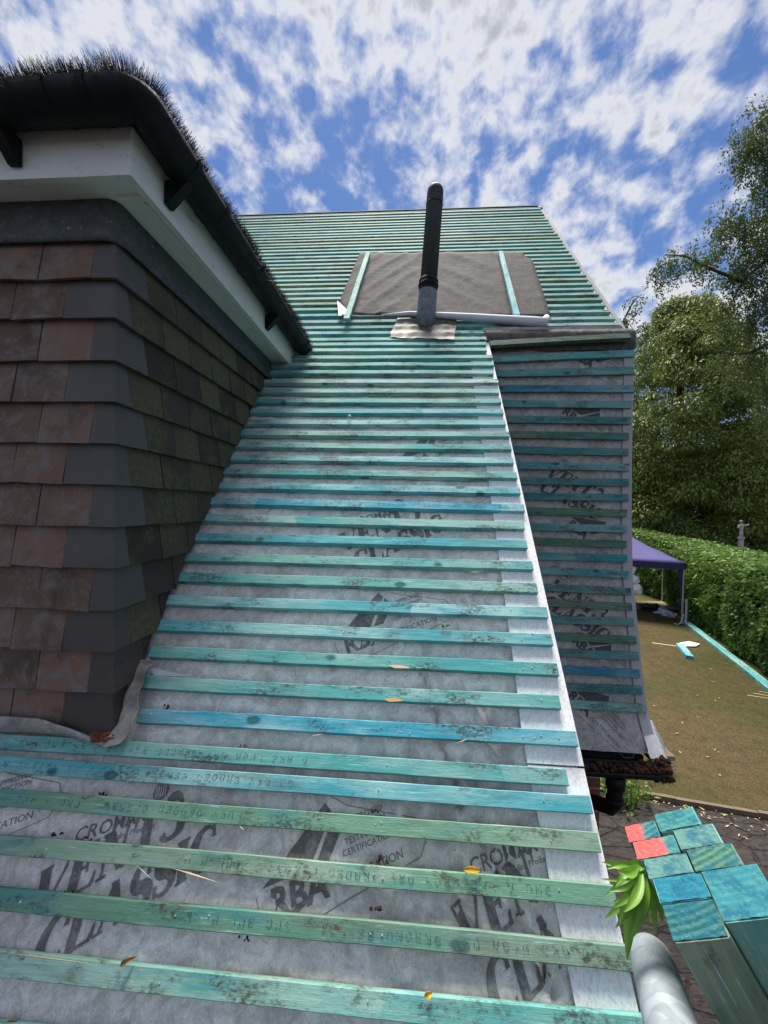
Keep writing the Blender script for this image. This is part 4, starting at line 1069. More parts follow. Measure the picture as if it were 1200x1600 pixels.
# ================================================================== LOOSE THINGS ON THE ROOF
# covering membrane over the window opening
NPT = .010
ps = empty('membrane_sheet', rp(.2, 2.8, .01), 'dark grey membrane sheet pinned over the roof opening behind the vent pipe', 'membrane')
outl = [(560,396),(768,392),(813,393),(816,404),(840,408),(850,490),(848,497),(700,497),(600,492),(530,487),(527,470)]
TL, TR_, BR, BL = (560,396),(815,393),(850,493),(531,491)
q4 = [roof(562,396,NPT), roof(818,393,NPT), roof(848,494,NPT), roof(536,492,NPT)]
mg = MB(); g1 = []
for j in range(31):
    row = []; v = j/30
    for i in range(61):
        u = i/60; x, s = bil(u, v, q4)
        if v > .10: x += (.055*min(1, (v-.1)*20))*max(0, (u-.93)/.07)
        if u < .1: x -= .085*min(v*1.15, (1.0-v)*4.5, 1)*(1-u/.1)*.7
        w1 = .013*max(0, math.sin((u*1.0+v*.45+.03*nz(u*5,v*5))*52))**3*max(0, 1-abs(u-.20)*3.0) + .009*max(0, math.sin((u-v*.8+.04*nz(u*4,v*4,3))*24+1))**3*max(0, 1-abs(u-.62)*3.6)
        row.append(rp(x, s, NPT+w1+.004*nz(u*9, v*6, 2)+.003*nz(u*30, v*18)))
    g1.append(row)
mg.grid(g1[::-1]); o = mg.build('sheet', M['patch'], ps, smooth=True); o.modifiers.new('s', 'SOLIDIFY').thickness = .0015
rl = MB(); rpx = [((596,492),.004),((640,490),.016),((690,493),.021),((740,496),.025),((790,500),.030),((830,503),.034),((850,504),.033),((854,496),.020)]
rl.tube([rp(*roof(*p, .03), .03) for p, r_ in rpx], [r_ for p, r_ in rpx], 14)
rl.tube([rp(*roof(*p, .03), .03) for p in ((534,492),(565,494),(600,493))], [.006,.004,.003], 8)
rl.build('rolled_edge', M['patch_back'], ps, smooth=True)
fz = MB(); a, b, c_, d_ = [rp(*roof(*p, .02), .02) for p in ((527,470),(547,489),(538,493),(529,494))]; fz.prism([a, b, c_, d_], NR*.003); fz.build('folded_corner', M['patch_back'], ps)
for (a, b), colr in ((((575,394),(541,497)), 'mint'), (((782,392),(808,491)), 'cyan')):
    A_, B_ = rp(*roof(*a, .042), .042), rp(*roof(*b, .050), .050); ax = A_-B_; Ln = ax.length; ax.normalize(); az = (NR-ax*NR.dot(ax)).normalized(); ay = az.cross(ax)
    vs, fs_ = batten_mesh('holding_batten', Ln, .040, .024, 50+Ln); o = mesh_obj('holding_batten', [(x, y+.02, z) for x, y, z in vs], fs_, M['wood'])
    o.location = B_; o.rotation_euler = Matrix((ax, ay, az)).transposed().to_euler(); o.color = (*PAL[colr], 1); setpar(o, ps)

def blob(mb, c, r, seed, sub=2, squash=(1,1,1), rough=.4):
    bm = bmesh.new(); bmesh.ops.create_icosphere(bm, subdivisions=sub, radius=1)
    vs = []
    for v in bm.verts:
        k = 1+rough*nz(v.co.x*2+seed, v.co.y*2, v.co.z*2)+rough*.5*nz(v.co.x*6+seed, v.co.y*6, v.co.z*6)
        vs.append(Vector(c)+Vector((v.co.x*squash[0], v.co.y*squash[1], v.co.z*squash[2]))*k*r)
    mb.add(vs, [tuple(l.vert.index for l in f.loops) for f in bm.faces]); bm.free()
# moss packed in the low gutter
mo = MB(); rs = random.Random(6)
for i in range(150):
    x = .55+rs.random()*.78; blob(mo, (x, GY+rs.uniform(-.035,.04), GZ-.012+rs.uniform(-.01,.014)), .011+.008*rs.random(), i, 1)
for i in range(45): blob(mo, (1.27+rs.random()*.15, GY+rs.uniform(-.02,.06), GZ+rs.uniform(-.05,.035)), .012+.01*rs.random(), i+300, 1)
o = mo.build('gutter_moss', M['moss']); tag(o, 'brown moss clumps packed into the low gutter below the wall battens', 'moss', kind='stuff')
rs2 = np.random.default_rng(9); n = 1100
pos = np.stack([1.28+rs2.random(n)*.13, GY-.02+rs2.random(n)*.07, GZ-.05+rs2.random(n)*.07], 1); dd = np.stack([rs2.normal(.5,.6,n), rs2.normal(-.1,.5,n), rs2.normal(-.25,.6,n)], 1)
br_ = leaf_mesh('brush_end', pos, dd, rs2.normal(size=(n,3)), .03+rs2.random(n)*.03, np.full(n, .0018), M['bristle'], None, (1.34, GY, GZ)); tag(br_, 'short black brush tuft sticking out of the low gutter end', 'gutter brush')
# red-brown crumbs in the lead corner
cr = MB()
for i in range(36):
    x, s = roof(150+rs.random()*32, 1146+rs.random()*14); blob(cr, rp(x, s, .010+rs.random()*.01), .003+.004*rs.random(), i+50, 1)
tag(cr.build('tile_crumbs', M['redmoss']), 'reddish tile crumbs lying in the crumpled lead at the dormer corner', 'debris', kind='stuff')
# small loose debris: splinters, moss bits, leaves
def splinter(px0, px1, w, mat, label, n=.004, cat='splinter', grp=None):
    a, b = rp(*roof(*px0, n), n), rp(*roof(*px1, n), n+.006); d = (b-a); sd_ = NR.cross(d).normalized()*w; m_ = a.lerp(b, .45)+NR*.002
    mb = MB(); mb.add([a, m_-sd_, b, m_+sd_, m_+NR*w*.8], [(0,1,4),(1,2,4),(2,3,4),(3,0,4),(3,2,1,0)])
    return tag(mb.build('wood_splinter', mat, origin=a), label, cat, grp)
splinter((268,1356),(345,1379), .0022, M['straw'], 'long pale split splinter hanging below the green batten at lower left', cat='splinter')
splinter((212,1350),(240,1374), .0012, M['splint'], 'thin pale green splinter left of the long split one')
splinter((618,1168),(662,1165), .0012, M['straw'], 'thin straw splinter lying on the underlay below the blue batten', MEM+.006)
splinter((779,1162),(785,1173), .0012, M['straw'], 'short upright pale splinter below the blue batten near the white strip', MEM+.006)
splinter((506,1147),(486,1151), .0010, M['straw'], 'small straw splinter at the foot of the blue batten')
splinter((731,1155),(712,1162), .0012, M['straw'], 'slanting straw splinter under the blue batten right of the folds')
splinter((374,1290),(383,1298), .0012, M['splint'], 'tiny pale splinter below the lime green batten')
splinter((381,1464),(378,1503), .0010, M['straw'], 'thin dead grass stalk on the underlay between the two lowest battens', MEM+.008)
splinter((402,1462),(428,1481), .0009, M['straw'], 'fine bent dead stalk right of the thin grass stalk', MEM+.006)
splinter((130,1249),(137,1243), .0010, M['straw'], 'tiny dark stalk between the cyan and lime battens at left', MEM+.006)
splinter((0,1487),(168,1507), .0014, M['straw'], 'long pale split edge along the top of the lowest mint batten', .002)
for i, (a, b) in enumerate([((600,1093),(630,1094)), ((607,1040),(640,1043))]):
    ch = MB(); p, q = rp(*roof(*a, .003), .0012), rp(*roof(*b, .003), .0012); d = q-p; w = SR*.0055
    ch.prism([p, p+d*.3-w, q-w*.4, q, p+d*.7+w*.8, p+d*.2+w*.7], NR*.0012)
    tag(ch.build('split_chip', M['straw'] if i else simple('orange_raw_wood', (.62,.36,.14), .8, .2), origin=p), ['orange raw wood chip on the second mint batten above the blue one'.replace('second ', ''), 'orange raw wood chip on the mint batten two above the blue one'][i], 'wood chip')
spots = [(165,1242,7,'on the underlay under the left cyan batten'),(92,1303,8,'at the head of the lime batten beside small lettering'),(140,1310,6,'beside the printed lettering on the left'),(455,1349,7,'below the printed certification text'),
 (600,1342,9,'on the batten head left of the yellow leaf, the largest'),(587,1418,9,'below the green batten near the printed logo'),(262,1105,8,'at the head of the blue batten near the dormer corner'),(111,1394,6,'on the head of the green batten over the printed letters'),
 (383,1466,6,'beside the thin grass stalk'),(585,1268,6,'on the head of the lime batten in the middle'),(384,1167,5,'at the head of the teal batten'),(243,1330,5,'left of the printed number')]
for i, (x, y, r_, lab) in enumerate(spots):
    mb = MB(); xx, s = roof(x, y, MEM)
    for k in range(5): blob(mb, rp(xx+rs.uniform(-.012,.012), s+rs.uniform(-.004,.004), MEM+.006+rs.random()*.006), r_*.00045, i*7+k, 1, rough=.9)
    tag(mb.build('moss_crumb', M['moss'], origin=rp(xx, s, MEM)), 'dark brown moss crumb '+lab, 'moss', 'moss crumbs on the roof')
def flatleaf(name, px, ln, wd, ang, mat, label, n=.004, curl=.006, cat='leaf'):
    x, s = roof(*px, n); c0 = rp(x, s, n); d = XA*math.cos(ang)+SR*math.sin(ang); e = NR.cross(d); mb = MB(); g = []
    for i in range(9):
        t = i/8; w = wd*math.sin(math.pi*(.06+.9*t))**.8; cen = c0+d*(ln*(t-.5))+NR*(curl*math.sin(math.pi*t)+.0015)
        g.append([cen-e*w+NR*curl*.6, cen-e*w*.5, cen, cen+e*w*.5, cen+e*w+NR*curl*.4])
    mb.grid(g); o = mb.build(name, mat, smooth=True, origin=c0); o.modifiers.new('s', 'SOLIDIFY').thickness = .0006; return tag(o, label, cat)
flatleaf('yellow_leaf', (737,1359), .040, .007, .02, M['yellow'], 'small yellow leaf lying at the head of the green batten under the printed text')
flatleaf('yellow_leaf', (669,1553), .016, .006, .3, M['yellow'], 'tiny yellow green leaf at the head of the lowest mint batten')
flatleaf('curled_leaf', (202,1500), .030, .005, .45, M['brownleaf'], 'curled brown leaf on the head of the lowest mint batten at left', curl=.012)
flatleaf('curled_leaf', (20,1597), .022, .006, .2, M['brownleaf'], 'curled brown leaf at the bottom left corner of the underlay', MEM+.005)
gl = simple('green_weed_leaf', (.10,.20,.03), .6, .3)
flatleaf('weed_sprig', (692,978), .018, .005, 1.4, gl, 'tiny green weed sprig at the head of the cyan batten', curl=.008, cat='weed'); flatleaf('weed_sprig', (700,979), .016, .004, .3, gl, 'tiny green weed leaf beside the sprig on the cyan batten', curl=.006, cat='weed')
flatleaf('white_chip', (546,652), .020, .008, .1, M['white'], 'small white plastic chip stuck on a batten below the gutter end', curl=.008, cat='chip')
# bright nail heads
nb_ = MB()
def nailhead(px, n=.001):
    p = rp(*roof(*px, n), n); nb_ = MB(); nb_.tube([p-NR*.001, p+NR*.0012], .0021, 8); nb_.build('nail_head', M['nail'], house)
for px in [(845,1149),(873,1153),(728,1360),(598,1372),(597,1461),(73,1327),(32,1409),(236,1115),(832,990),(831,1043),(846,1094),(823,884),(817,1151),(596,1285),(640,1146),(327,1430)]: nailhead(px)

# ================================================================== SCAFFOLD TUBE AND BATTEN PACK
Q0 = at(1019, 1500, .47); Q1 = at(1065, 1660, .33)
dirq = (Q1-Q0).normalized()
tb = MB(); rT = .0235
stub = [Q0-dirq*.012, Q0-dirq*.006, Q0, Q0+dirq*.02, Q0+dirq*.9]
scaf = empty('scaffold_tube', Vector((Q0.x, Q0.y, 0)), 'galvanised scaffold guard tube ending beside the stacked battens', 'scaffold tube')
tb.tube(stub, [.012,.020,.0232,rT,rT], 32); tb.build('guard_rail', M['galv'], scaf, smooth=True)
pst = Q0+dirq*.80+Vector((.0475, 0, 0)); u_ = MB(); u_.tube([(pst.x, pst.y, .01), (pst.x, pst.y, pst.z+.15)], rT, 20); u_.build('standard', M['galv'], scaf, smooth=True)
Lb = Vector((.5,-.1,-.86)).normalized(); wb = Vector((.816,-.28,.506)); wb = (wb-Lb*wb.dot(Lb)).normalized(); tb_ = Lb.cross(wb).normalized()
if tb_.z > 0 and False: tb_ = -tb_
PB = at(975, 1290, .50)
lens_ = (H+PB.z*0)/abs(Lb.z)
pack = [  # a (50 mm), b (25 mm), start along L, width, thickness, colour, label, pink(None/(u0,u1))
 (0.00, 0.00, .002, .036, .024, 'sea', 'batten end sprayed pink at the top left corner of the leaning stack', (0, .46)),
 (0.038, -.006, .000, .044, .026, 'teal', 'teal batten at the top right of the leaning stack', None),
 (0.004, .0240, .002, .046, .0235, 'teal', 'batten end sprayed pink below the top pink one', (0, .66)),
 (0.0515, .0200, .001, .042, .0262, 'pale', 'pale green batten second from the top at the right of the leaning stack', None),
 (0.010, .0475, .003, .045, .023, 'pale', 'grey green batten with fine ring lines in the middle of the leaning stack', None),
 (0.0565, .0462, .002, .044, .026, 'green', 'glittery green batten third down at the right of the leaning stack', None),
 (0.014, .0710, .003, .047, .026, 'blue', 'blue ring-marked batten in the left column of the leaning stack', None),
 (0.0622, .0725, .001, .050, .050, 'cyan', 'thick blue ended batten at the front right of the leaning stack', None),
 (0.014, .0975, .004, .047, .034, 'deep', 'front batten of the leaning stack with a brown green face', None)]
for i, (a, b, c_, w, t, colr, lab, pk) in enumerate(pack):
    o0 = PB + wb*a + tb_*b + Lb*c_; Ln = (o0.z-.005)/abs(Lb.z)
    root = empty('stacked_batten', o0+Lb*Ln, lab, 'batten', 'battens stacked on end against the scaffold'); root.location = (root.location.x, root.location.y, .0)
    # local: x along length, y across width, z thickness
    ax = Lb; ay = wb; az = ax.cross(ay); thick = t
    vs, fs_ = batten_mesh('shaft', Ln, w, thick, 200+i, rough=.6, seg=.12)
    if az.dot(tb_) < 0: conv = lambda v: o0+ax*v[0]+ay*(v[1]+w)-az*0+tb_*(thick+v[2])
    else: conv = lambda v: o0+ax*v[0]+ay*(v[1]+w)+tb_*(thick+v[2])
    # local-space mesh so that the grain follows the length
    ml = [(v[0], v[1], v[2]) for v in vs]
    o = mesh_obj('shaft', ml, fs_, M['wood']); mw = Matrix((ax, ay, az)).transposed()
    if az.dot(tb_) > 0: o.location = o0+ay*w+tb_*thick
    else: o.location = o0+ay*w
    o.rotation_euler = mw.to_euler(); o.color = (*[c*(1.0 if i in (8, 7) else 1.0) for c in (PAL[colr] if i != 7 else (.05,.24,.20))], 1) if i != 8 else (.10,.165,.105,1); setpar(o, root)
    # sawn end
    e = MB(); nseg = 10; c0 = o0-ax*.0004
    g = [[c0+ay*(w*(.012+.976*u/nseg))+tb_*(thick*(.02+.96*v/6))-ax*(.0006+.0012*nz(u*1.3+i*9, v*1.3)) for u in range(nseg+1)] for v in range(7)]
    base_ = e; 
    for r in range(6):
        for q in range(nseg): base_.add([g[r][q], g[r][q+1], g[r+1][q+1], g[r+1][q]], [(0,3,2,1)])
    inv = Matrix.Translation(o0)@Matrix((ay, tb_, ax)).transposed().to_4x4(); inv_i = inv.inverted()
    e.v = [inv_i@v for v in e.v]
    eo = mesh_obj('sawn_end', e.v, e.f, M['endgrain'] if not pk else endgrain_mat(w*pk[1])); eo.location = o0; eo.rotation_euler = inv.to_euler(); eo.color = (*[q*.6 for q in PAL[colr]], 1); setpar(eo, root)
    if False:
        pm = MB(); rr_ = random.Random(i)
        for r in range(26):
            for q in range(40):
                u, v = (q+.5)/40, (r+.5)/26
                d_ = max((pk[0]-u)*8, (u-pk[1])*7, 0)+.55*max(0, nz(u*7+i, v*5)*1.6)
                if rr_.random() < (1-d_*1.6)*.82 - (.30 if v < .06 or v > .94 else 0): 
                    cc_ = o0+ay*w*u+tb_*thick*v-ax*(.0035+.001*rr_.random()); h1, h2 = ay*w/40*(.45+.35*rr_.random()), tb_*thick/26*(.45+.35*rr_.random()); pm.add([cc_-h1-h2, cc_+h1-h2, cc_+h1+h2, cc_-h1+h2], [(3,2,1,0)])
        pm.build('pink_paint', M['pink'], eo)
# sprig of long green leaves caught on the pack
def green_leaf_mat():
    m = NT('fresh_green_leaf', .42, .45); g = m.n('ShaderNodeNewGeometry').outputs['Random Per Island']
    s = m.sep(m.co); c = m.mix(g, (.12,.27,.030), (.23,.42,.055)); c = m.mix(m.mr(m.noise(m.co, 60, 5, .6), .4, .7, 0, .5), c, (.08,.20,.02))
    m.base(c); tr_ = m.n('ShaderNodeBsdfTranslucent'); tr_.inputs[0].default_value = (.30,.50,.05,1); mx = m.n('ShaderNodeMixShader'); mx.inputs[0].default_value = .3
    m.t.links.new(m.b.outputs[0], mx.inputs[1]); m.t.links.new(tr_.outputs[0], mx.inputs[2]); m.t.links.new(mx.outputs[0], m.t.nodes['Material Output'].inputs[0]); m.bump(m.noise(m.co, 300, 4), .2, .0006); return m.m
sp = empty('leaf_sprig', at(1005, 1352, .46), 'sprig of long fresh green leaves hanging from the end of the stacked battens', 'leaf sprig')
stm = MB(); stm.tube([at(1058,1281,.475), at(1055,1300,.47), at(1050,1310,.468), at(1038,1327,.466), at(1026,1337,.463), at(1006,1352,.46), at(998,1372,.455)], [.0010,.0012,.0010,.0009,.0011,.0012,.0012], 8)
stm.tube([at(1050,1310,.468), at(1046,1306,.462)], .0007, 6)
stm.build('stem', simple('pale_stem', (.40,.36,.13), .6, .3), sp)
gm = green_leaf_mat()
lv_ = [((1007,1362,.452),(950,1392,.437),.005,5),((1006,1366,.451),(968,1444,.428),.006,-6),((1009,1366,.449),(992,1452,.426),.0065,5),((1004,1358,.455),(948,1358,.447),.005,-5),((1008,1370,.450),(1016,1452,.436),.0045,-4),((1005,1368,.447),(984,1470,.424),.007,6),((1003,1362,.452),(958,1410,.436),.005,4),((1010,1364,.455),(1028,1420,.446),.004,-5),((1026,1337,.462),(941,1347,.455),.0085,8),((1006,1364,.458),(937,1373,.440),.003,4),((1003,1365,.457),(945,1402,.440),.004,-3),((1002,1364,.456),(945,1436,.435),.0075,4),((1004,1366,.455),(962,1450,.43),.0075,3),((1001,1356,.45),(962,1385,.435),.006,-4),
 ((1003,1360,.450),(975,1425,.42),.008,5),((1006,1368,.448),(980,1500,.425),.0105,-5),((1008,1366,.45),(1006,1440,.43),.006,3),((1010,1366,.452),(1024,1463,.44),.0055,3),((1010,1370,.455),(1036,1443,.445),.0065,4),((1009,1362,.46),(1012,1405,.44),.005,4),((998,1352,.452),(966,1362,.44),.006,6),((1004,1372,.445),(958,1418,.43),.006,3)]
for i, (a, b, w, cv) in enumerate(lv_):
    A_, B_ = at(*a), at(*b); d = B_-A_; L_ = d.length; d.normalize(); view = ((A_+B_)/2-CAM).normalized(); e = d.cross(view).normalized(); up_ = -view; mb = MB(); g = []
    for k in range(13):
        t = k/12; ww = w*.66*(math.sin(math.pi*min(1, t*.97+.02))**.75)*(1-.25*t); cen = A_+d*L_*t+e*(cv*.0008*math.sin(math.pi*t))+up_*(.005*math.sin(math.pi*t))
        g.append([cen-e*ww+up_*ww*.5, cen-e*ww*.5+up_*ww*.18, cen, cen+e*ww*.5+up_*ww*.18, cen+e*ww+up_*ww*.5])
    mb.grid(g); o = mb.build('leaf', gm, sp, smooth=True)

# ================================================================== GARDEN
# gazebo
GA = atz(1068, 976); su, sv = Vector((.39,.92,0)).normalized(), Vector((-.92,.39,0)).normalized(); gs = 3.5
gaz = empty('gazebo', (GA+su*gs/2+sv*gs/2), 'purple pop-up gazebo with white legs standing on the lawn beside the hedge', 'gazebo')
cor = [GA, GA+su*gs, GA+su*gs+sv*gs, GA+sv*gs]; ze = at(1072, 880, GA.y).z; apx = GA+su*gs/2+sv*gs/2; apx = Vector((apx.x, apx.y, ze+.95))
cp = MB()
for i in range(4):
    a, b = cor[i], cor[(i+1) % 4]; g = []
    for r in range(9):
        t = r/8; row = []
        for q in range(13):
            u = q/12; e = Vector((a.x, a.y, ze)).lerp(Vector((b.x, b.y, ze)), u); p = e.lerp(apx, t); p.z -= .10*math.sin(math.pi*t)*.6+.03*math.sin(math.pi*u)*(1-t)-.012*nz(u*5+i*7, t*5); row.append(p)
        g.append(row)
    cp.grid(g)
o = cp.build('canopy', M['canopy'], gaz, smooth=True); o.modifiers.new('s', 'SOLIDIFY').thickness = .01
vl = MB()
for i in range(4):
    a, b = cor[i], cor[(i+1) % 4]; g = []
    for zo in (0, -.22):
        g.append([Vector((a.x+(b.x-a.x)*q/16, a.y+(b.y-a.y)*q/16, ze+zo-.03*math.sin(math.pi*q/16)*(1 if zo == 0 else .7))) + ((a+b)/2-apx).to_2d().to_3d().normalized()*.02 for q in range(17)])
    vl.grid(g)
o = vl.build('valance', M['valance'], gaz); o.modifiers.new('s', 'SOLIDIFY').thickness = .008
for i, c_ in enumerate(cor):
    lg_ = MB(); q = c_ + (apx-c_).to_2d().to_3d().normalized()*.05; lg_.cbox(q.x-.02, q.x+.02, q.y-.02, q.y+.02, .03, ze-.02); lg_.cbox(q.x-.06, q.x+.06, q.y-.06, q.y+.06, .03, .045)
    lg_.build('leg', M['steel'], gaz)
cu_ = MB(); q = cor[0]+(apx-cor[0]).to_2d().to_3d().normalized()*.12
cu_.tube([(q.x+.02*math.sin(k*1.7), q.y, z) for k, z in enumerate((.9,1.2,1.5,1.8,ze-.05))], [.05,.06,.07,.08,.10], 10); cu_.tube([(q.x, q.y, .5), (q.x, q.y, .9)], .05, 8); cu_.build('tied_curtain', M['valance'], gaz, smooth=True)
gr = MB(); p = atz(1055, 977); gr.tube([p+Vector((-.05,0,.06)), p+Vector((.05,-.06,.05)), p+Vector((.16,-.02,.09)), GA+Vector((0,0,.35))], .012, 6)
tag(gr.build('tent_cord', M['white']), 'white cord curling at the foot of the front gazebo leg', 'cord')
pl = MB(); p = atz(1070.5, 974); pl.tube([p+Vector((.06,.05,.03)), p+Vector((.07,.06,.80))], .035, 8); tag(pl.build('white_post', M['white']), 'short white post standing beside the front gazebo leg', 'post')
# white carrier bag hanging at the canopy edge
wbg = MB(); pb = at(990, 888, 14.2)
wbg.tube([pb+Vector((0,0,.25)), pb+Vector((.02,0,0)), pb+Vector((-.02,.02,-.2))], [.05,.07,.04], 8)
blob(wbg, pb+Vector((.02,0,-.38)), .17, 4, 2, (1.1,.8,.9), .5); blob(wbg, pb+Vector((.12,0,-.75)), .20, 9, 2, (1.1,.8,1.1), .4)
tag(wbg.build('carrier_bag', M['white'], smooth=False), 'crumpled white plastic bag hanging at the edge of the purple gazebo', 'bag')
p = atz(1018, 955); bb = MB(); blob(bb, (p.x, p.y, .11), .40, 3, 3, (1.0,.9,.34), .8); blob(bb, (p.x+.30, p.y-.25, .08), .28, 7, 3, (1,.8,.36), .8); tag(bb.build('black_bag', M['blackbag']), 'black plastic bag slumped on the lawn under the gazebo', 'bag')
p = atz(1040, 963); bb = MB(); blob(bb, (p.x, p.y, .12), .30, 13, 3, (.75,1.15,.42), .8); tag(bb.build('clear_bag', M['clearbag']), 'pale clear plastic bag lying beside the black one on the lawn', 'bag')
p = atz(1000, 948); cd = MB(); cd.box((p.x-1.2, p.y-.55, .034), (2.4,.1,0), (.3,1.3,0), (0,0,.02)); tag(cd.build('cardboard_sheet', M['card']), 'flat brown cardboard sheet on the lawn behind the black bag', 'cardboard')
# teal offcuts
def plank(name, a, b, w, t, colr, lab, cat, z=.03, grp=None, mat=None):
    a, b = Vector(a), Vector(b); ax = (b-a); ax.z = 0; Ln = ax.length; ax.normalize(); ay = Vector((-ax.y, ax.x, 0))
    vs, fs_ = batten_mesh(name, Ln, w, t, Ln*7, rough=2, seg=.2); o = mesh_obj(name, vs, fs_, mat or M['wood']); o.location = Vector((a.x, a.y, z+t))+ay*w/2
    o.rotation_euler = (0, 0, math.atan2(ax.y, ax.x)); o.color = (*PAL[colr], 1) if isinstance(colr, str) else (*colr, 1); return tag(o, lab, cat, grp)
plank('batten_offcut', atz(1062, 1012), atz(1078, 1032), .17, .09, 'cyan', 'short bright turquoise batten offcut bundle lying on the lawn', 'offcut')
plank('pale_lath', atz(1019, 1007), atz(1056, 1012), .05, .02, 'pale', 'long thin pale lath lying on the lawn above the turquoise offcut', 'lath', mat=M['straw'])
wp = MB(); a = atz(1066, 1013); b = atz(1084, 1007); d = (b-a); e = Vector((-d.y, d.x, 0))*.28; wp.prism([a+Vector((0,0,.04)), a+d*.5-e+Vector((0,0,.05)), b-e*.8+Vector((0,0,.05)), b+e*.6+Vector((0,0,.04)), a+d*.4+e+Vector((0,0,.04))], (0,0,.02))
tag(wp.build('white_packaging', M['white']), 'white folded scrap lying beside the turquoise offcut on the lawn', 'scrap')
E1, E2, E3 = atz(1073, 976), atz(1163, 1047), atz(1215, 1090)
plank('batten_pack', E1, E2, .20, .07, 'teal', 'far turquoise batten pack lying along the foot of the hedge', 'batten pack', grp='batten packs along the hedge')
plank('batten_pack', E2+(E3-E2)*.02, E3+(E3-E2)*1.5, .20, .075, 'teal', 'near turquoise batten pack lying along the foot of the hedge', 'batten pack', grp='batten packs along the hedge')
p = atz(1188, 1090)
for k in range(3):
    plank('dead_twig', (p.x-.25+.2*k, p.y+.1*k, 0), (p.x+.2+.15*k, p.y-.15+.12*k, 0), .015, .012, 'pale', ['pale dead twig on the lawn near the hedge, lowest of three', 'pale dead twig in the middle of three near the hedge', 'pale dead twig nearest the hedge packs'][k], 'twig', mat=M['straw'])

# hedge: solid shaded twig core and a shell of leaves
path_ = [((8.0,6.0),2.2,2.4),((8.1,8.2),2.25,2.4),((8.75,10.5),2.3,2.5),((9.8,13.7),2.35,2.6),((10.9,16.9),2.35,2.8),((10.6,19.4),2.8,3.0),((7.0,20.6),2.8,3.0),((2.0,21.5),2.8,3.0)]
def hedge():
    fronts = [Vector((*p, 0)) for p, h, w in path_]; hs = [h for _, h, w in path_]; wsn = [w for _, h, w in path_]
    backs = []
    for i, p in enumerate(fronts):
        t = (fronts[min(i+1, len(fronts)-1)]-fronts[max(0, i-1)]).normalized(); nrm = Vector((t.y, -t.x, 0)); backs.append(p+nrm*wsn[i])
    root = empty('hedge', (10.2, 12, 0), 'long clipped leafy green hedge running past the gazebo', 'hedge')
    core_ = MB(); prof = lambda i: [fronts[i]+Vector((0,0,.0))+(backs[i]-fronts[i])*.12, fronts[i]+(backs[i]-fronts[i])*.10+Vector((0,0,hs[i]-.35)), fronts[i]+(backs[i]-fronts[i])*.22+Vector((0,0,hs[i]-.16)), backs[i]-(backs[i]-fronts[i])*.15+Vector((0,0,hs[i]-.16)), backs[i]-(backs[i]-fronts[i])*.1]
    core_.grid([prof(i) for i in range(len(fronts))][::-1]); core_.build('twigs', M['core'], root)
    r = np.random.default_rng(12); n = 95000; seg = np.array([(fronts[i+1]-fronts[i]).length for i in range(len(fronts)-1)]); cum = np.concatenate([[0], np.cumsum(seg)])
    near_w = r.random(n)**1.25*cum[-1]; F0 = np.array([tuple(p) for p in fronts]); B0 = np.array([tuple(p) for p in backs])
    d = near_w; ix = np.clip(np.searchsorted(cum, d)-1, 0, len(seg)-1); f = ((d-cum[ix])/seg[ix])[:,None]
    A = F0[ix]*(1-f)+F0[ix+1]*f; B = B0[ix]*(1-f)+B0[ix+1]*f; hh = (np.array(hs)[ix]*(1-f[:,0])+np.array(hs)[ix+1]*f[:,0])
    q = r.random(n); top = q > .42; u = np.where(top, r.random(n), 0)
    zf = r.random(n)
    lump = np.array([nz(x*1.1, y*1.1, z*1.6) for x, y, z in zip(d, u*3, zf*2)]); lump2 = np.array([nz(x*3.3, y*3.3, z*4) for x, y, z in zip(d, u*3, zf*2)])
    out_ = (A-B); out_ /= np.linalg.norm(out_, axis=1, keepdims=True)
    bulge = lump*.16+lump2*.12+(r.random(n)-.6)*.16
    pt = A+(B-A)*(u[:,None]*.94+.03)
    pos = pt.copy(); pos[:,2] = np.where(top, hh-.05+bulge*.8-.35*np.maximum(0, .12-u)/.12, zf*(hh-.2)+.03)
    side_off = np.where(top, 0, .04+bulge*1.1+.12*np.sin(np.pi*np.clip(zf,0,1))); pos += out_*side_off[:,None]
    nrm = np.where(top[:,None], np.array([[0,0,1.]]), out_)+r.normal(size=(n,3))*.45
    dr_ = r.normal(size=(n,3)); dr_ -= nrm*np.sum(dr_*nrm, axis=1, keepdims=True)/np.sum(nrm*nrm, axis=1, keepdims=True); dr_[:,2] -= .35; dr_ += nrm*.25
    sc = np.clip(d/cum[-1]*.6+.8, .8, 1.4)
    leaf_mesh('leaves', pos, dr_, nrm, (.10+r.random(n)*.07)*sc, (.055+r.random(n)*.035)*sc, M['hedge'], root)
hedge()

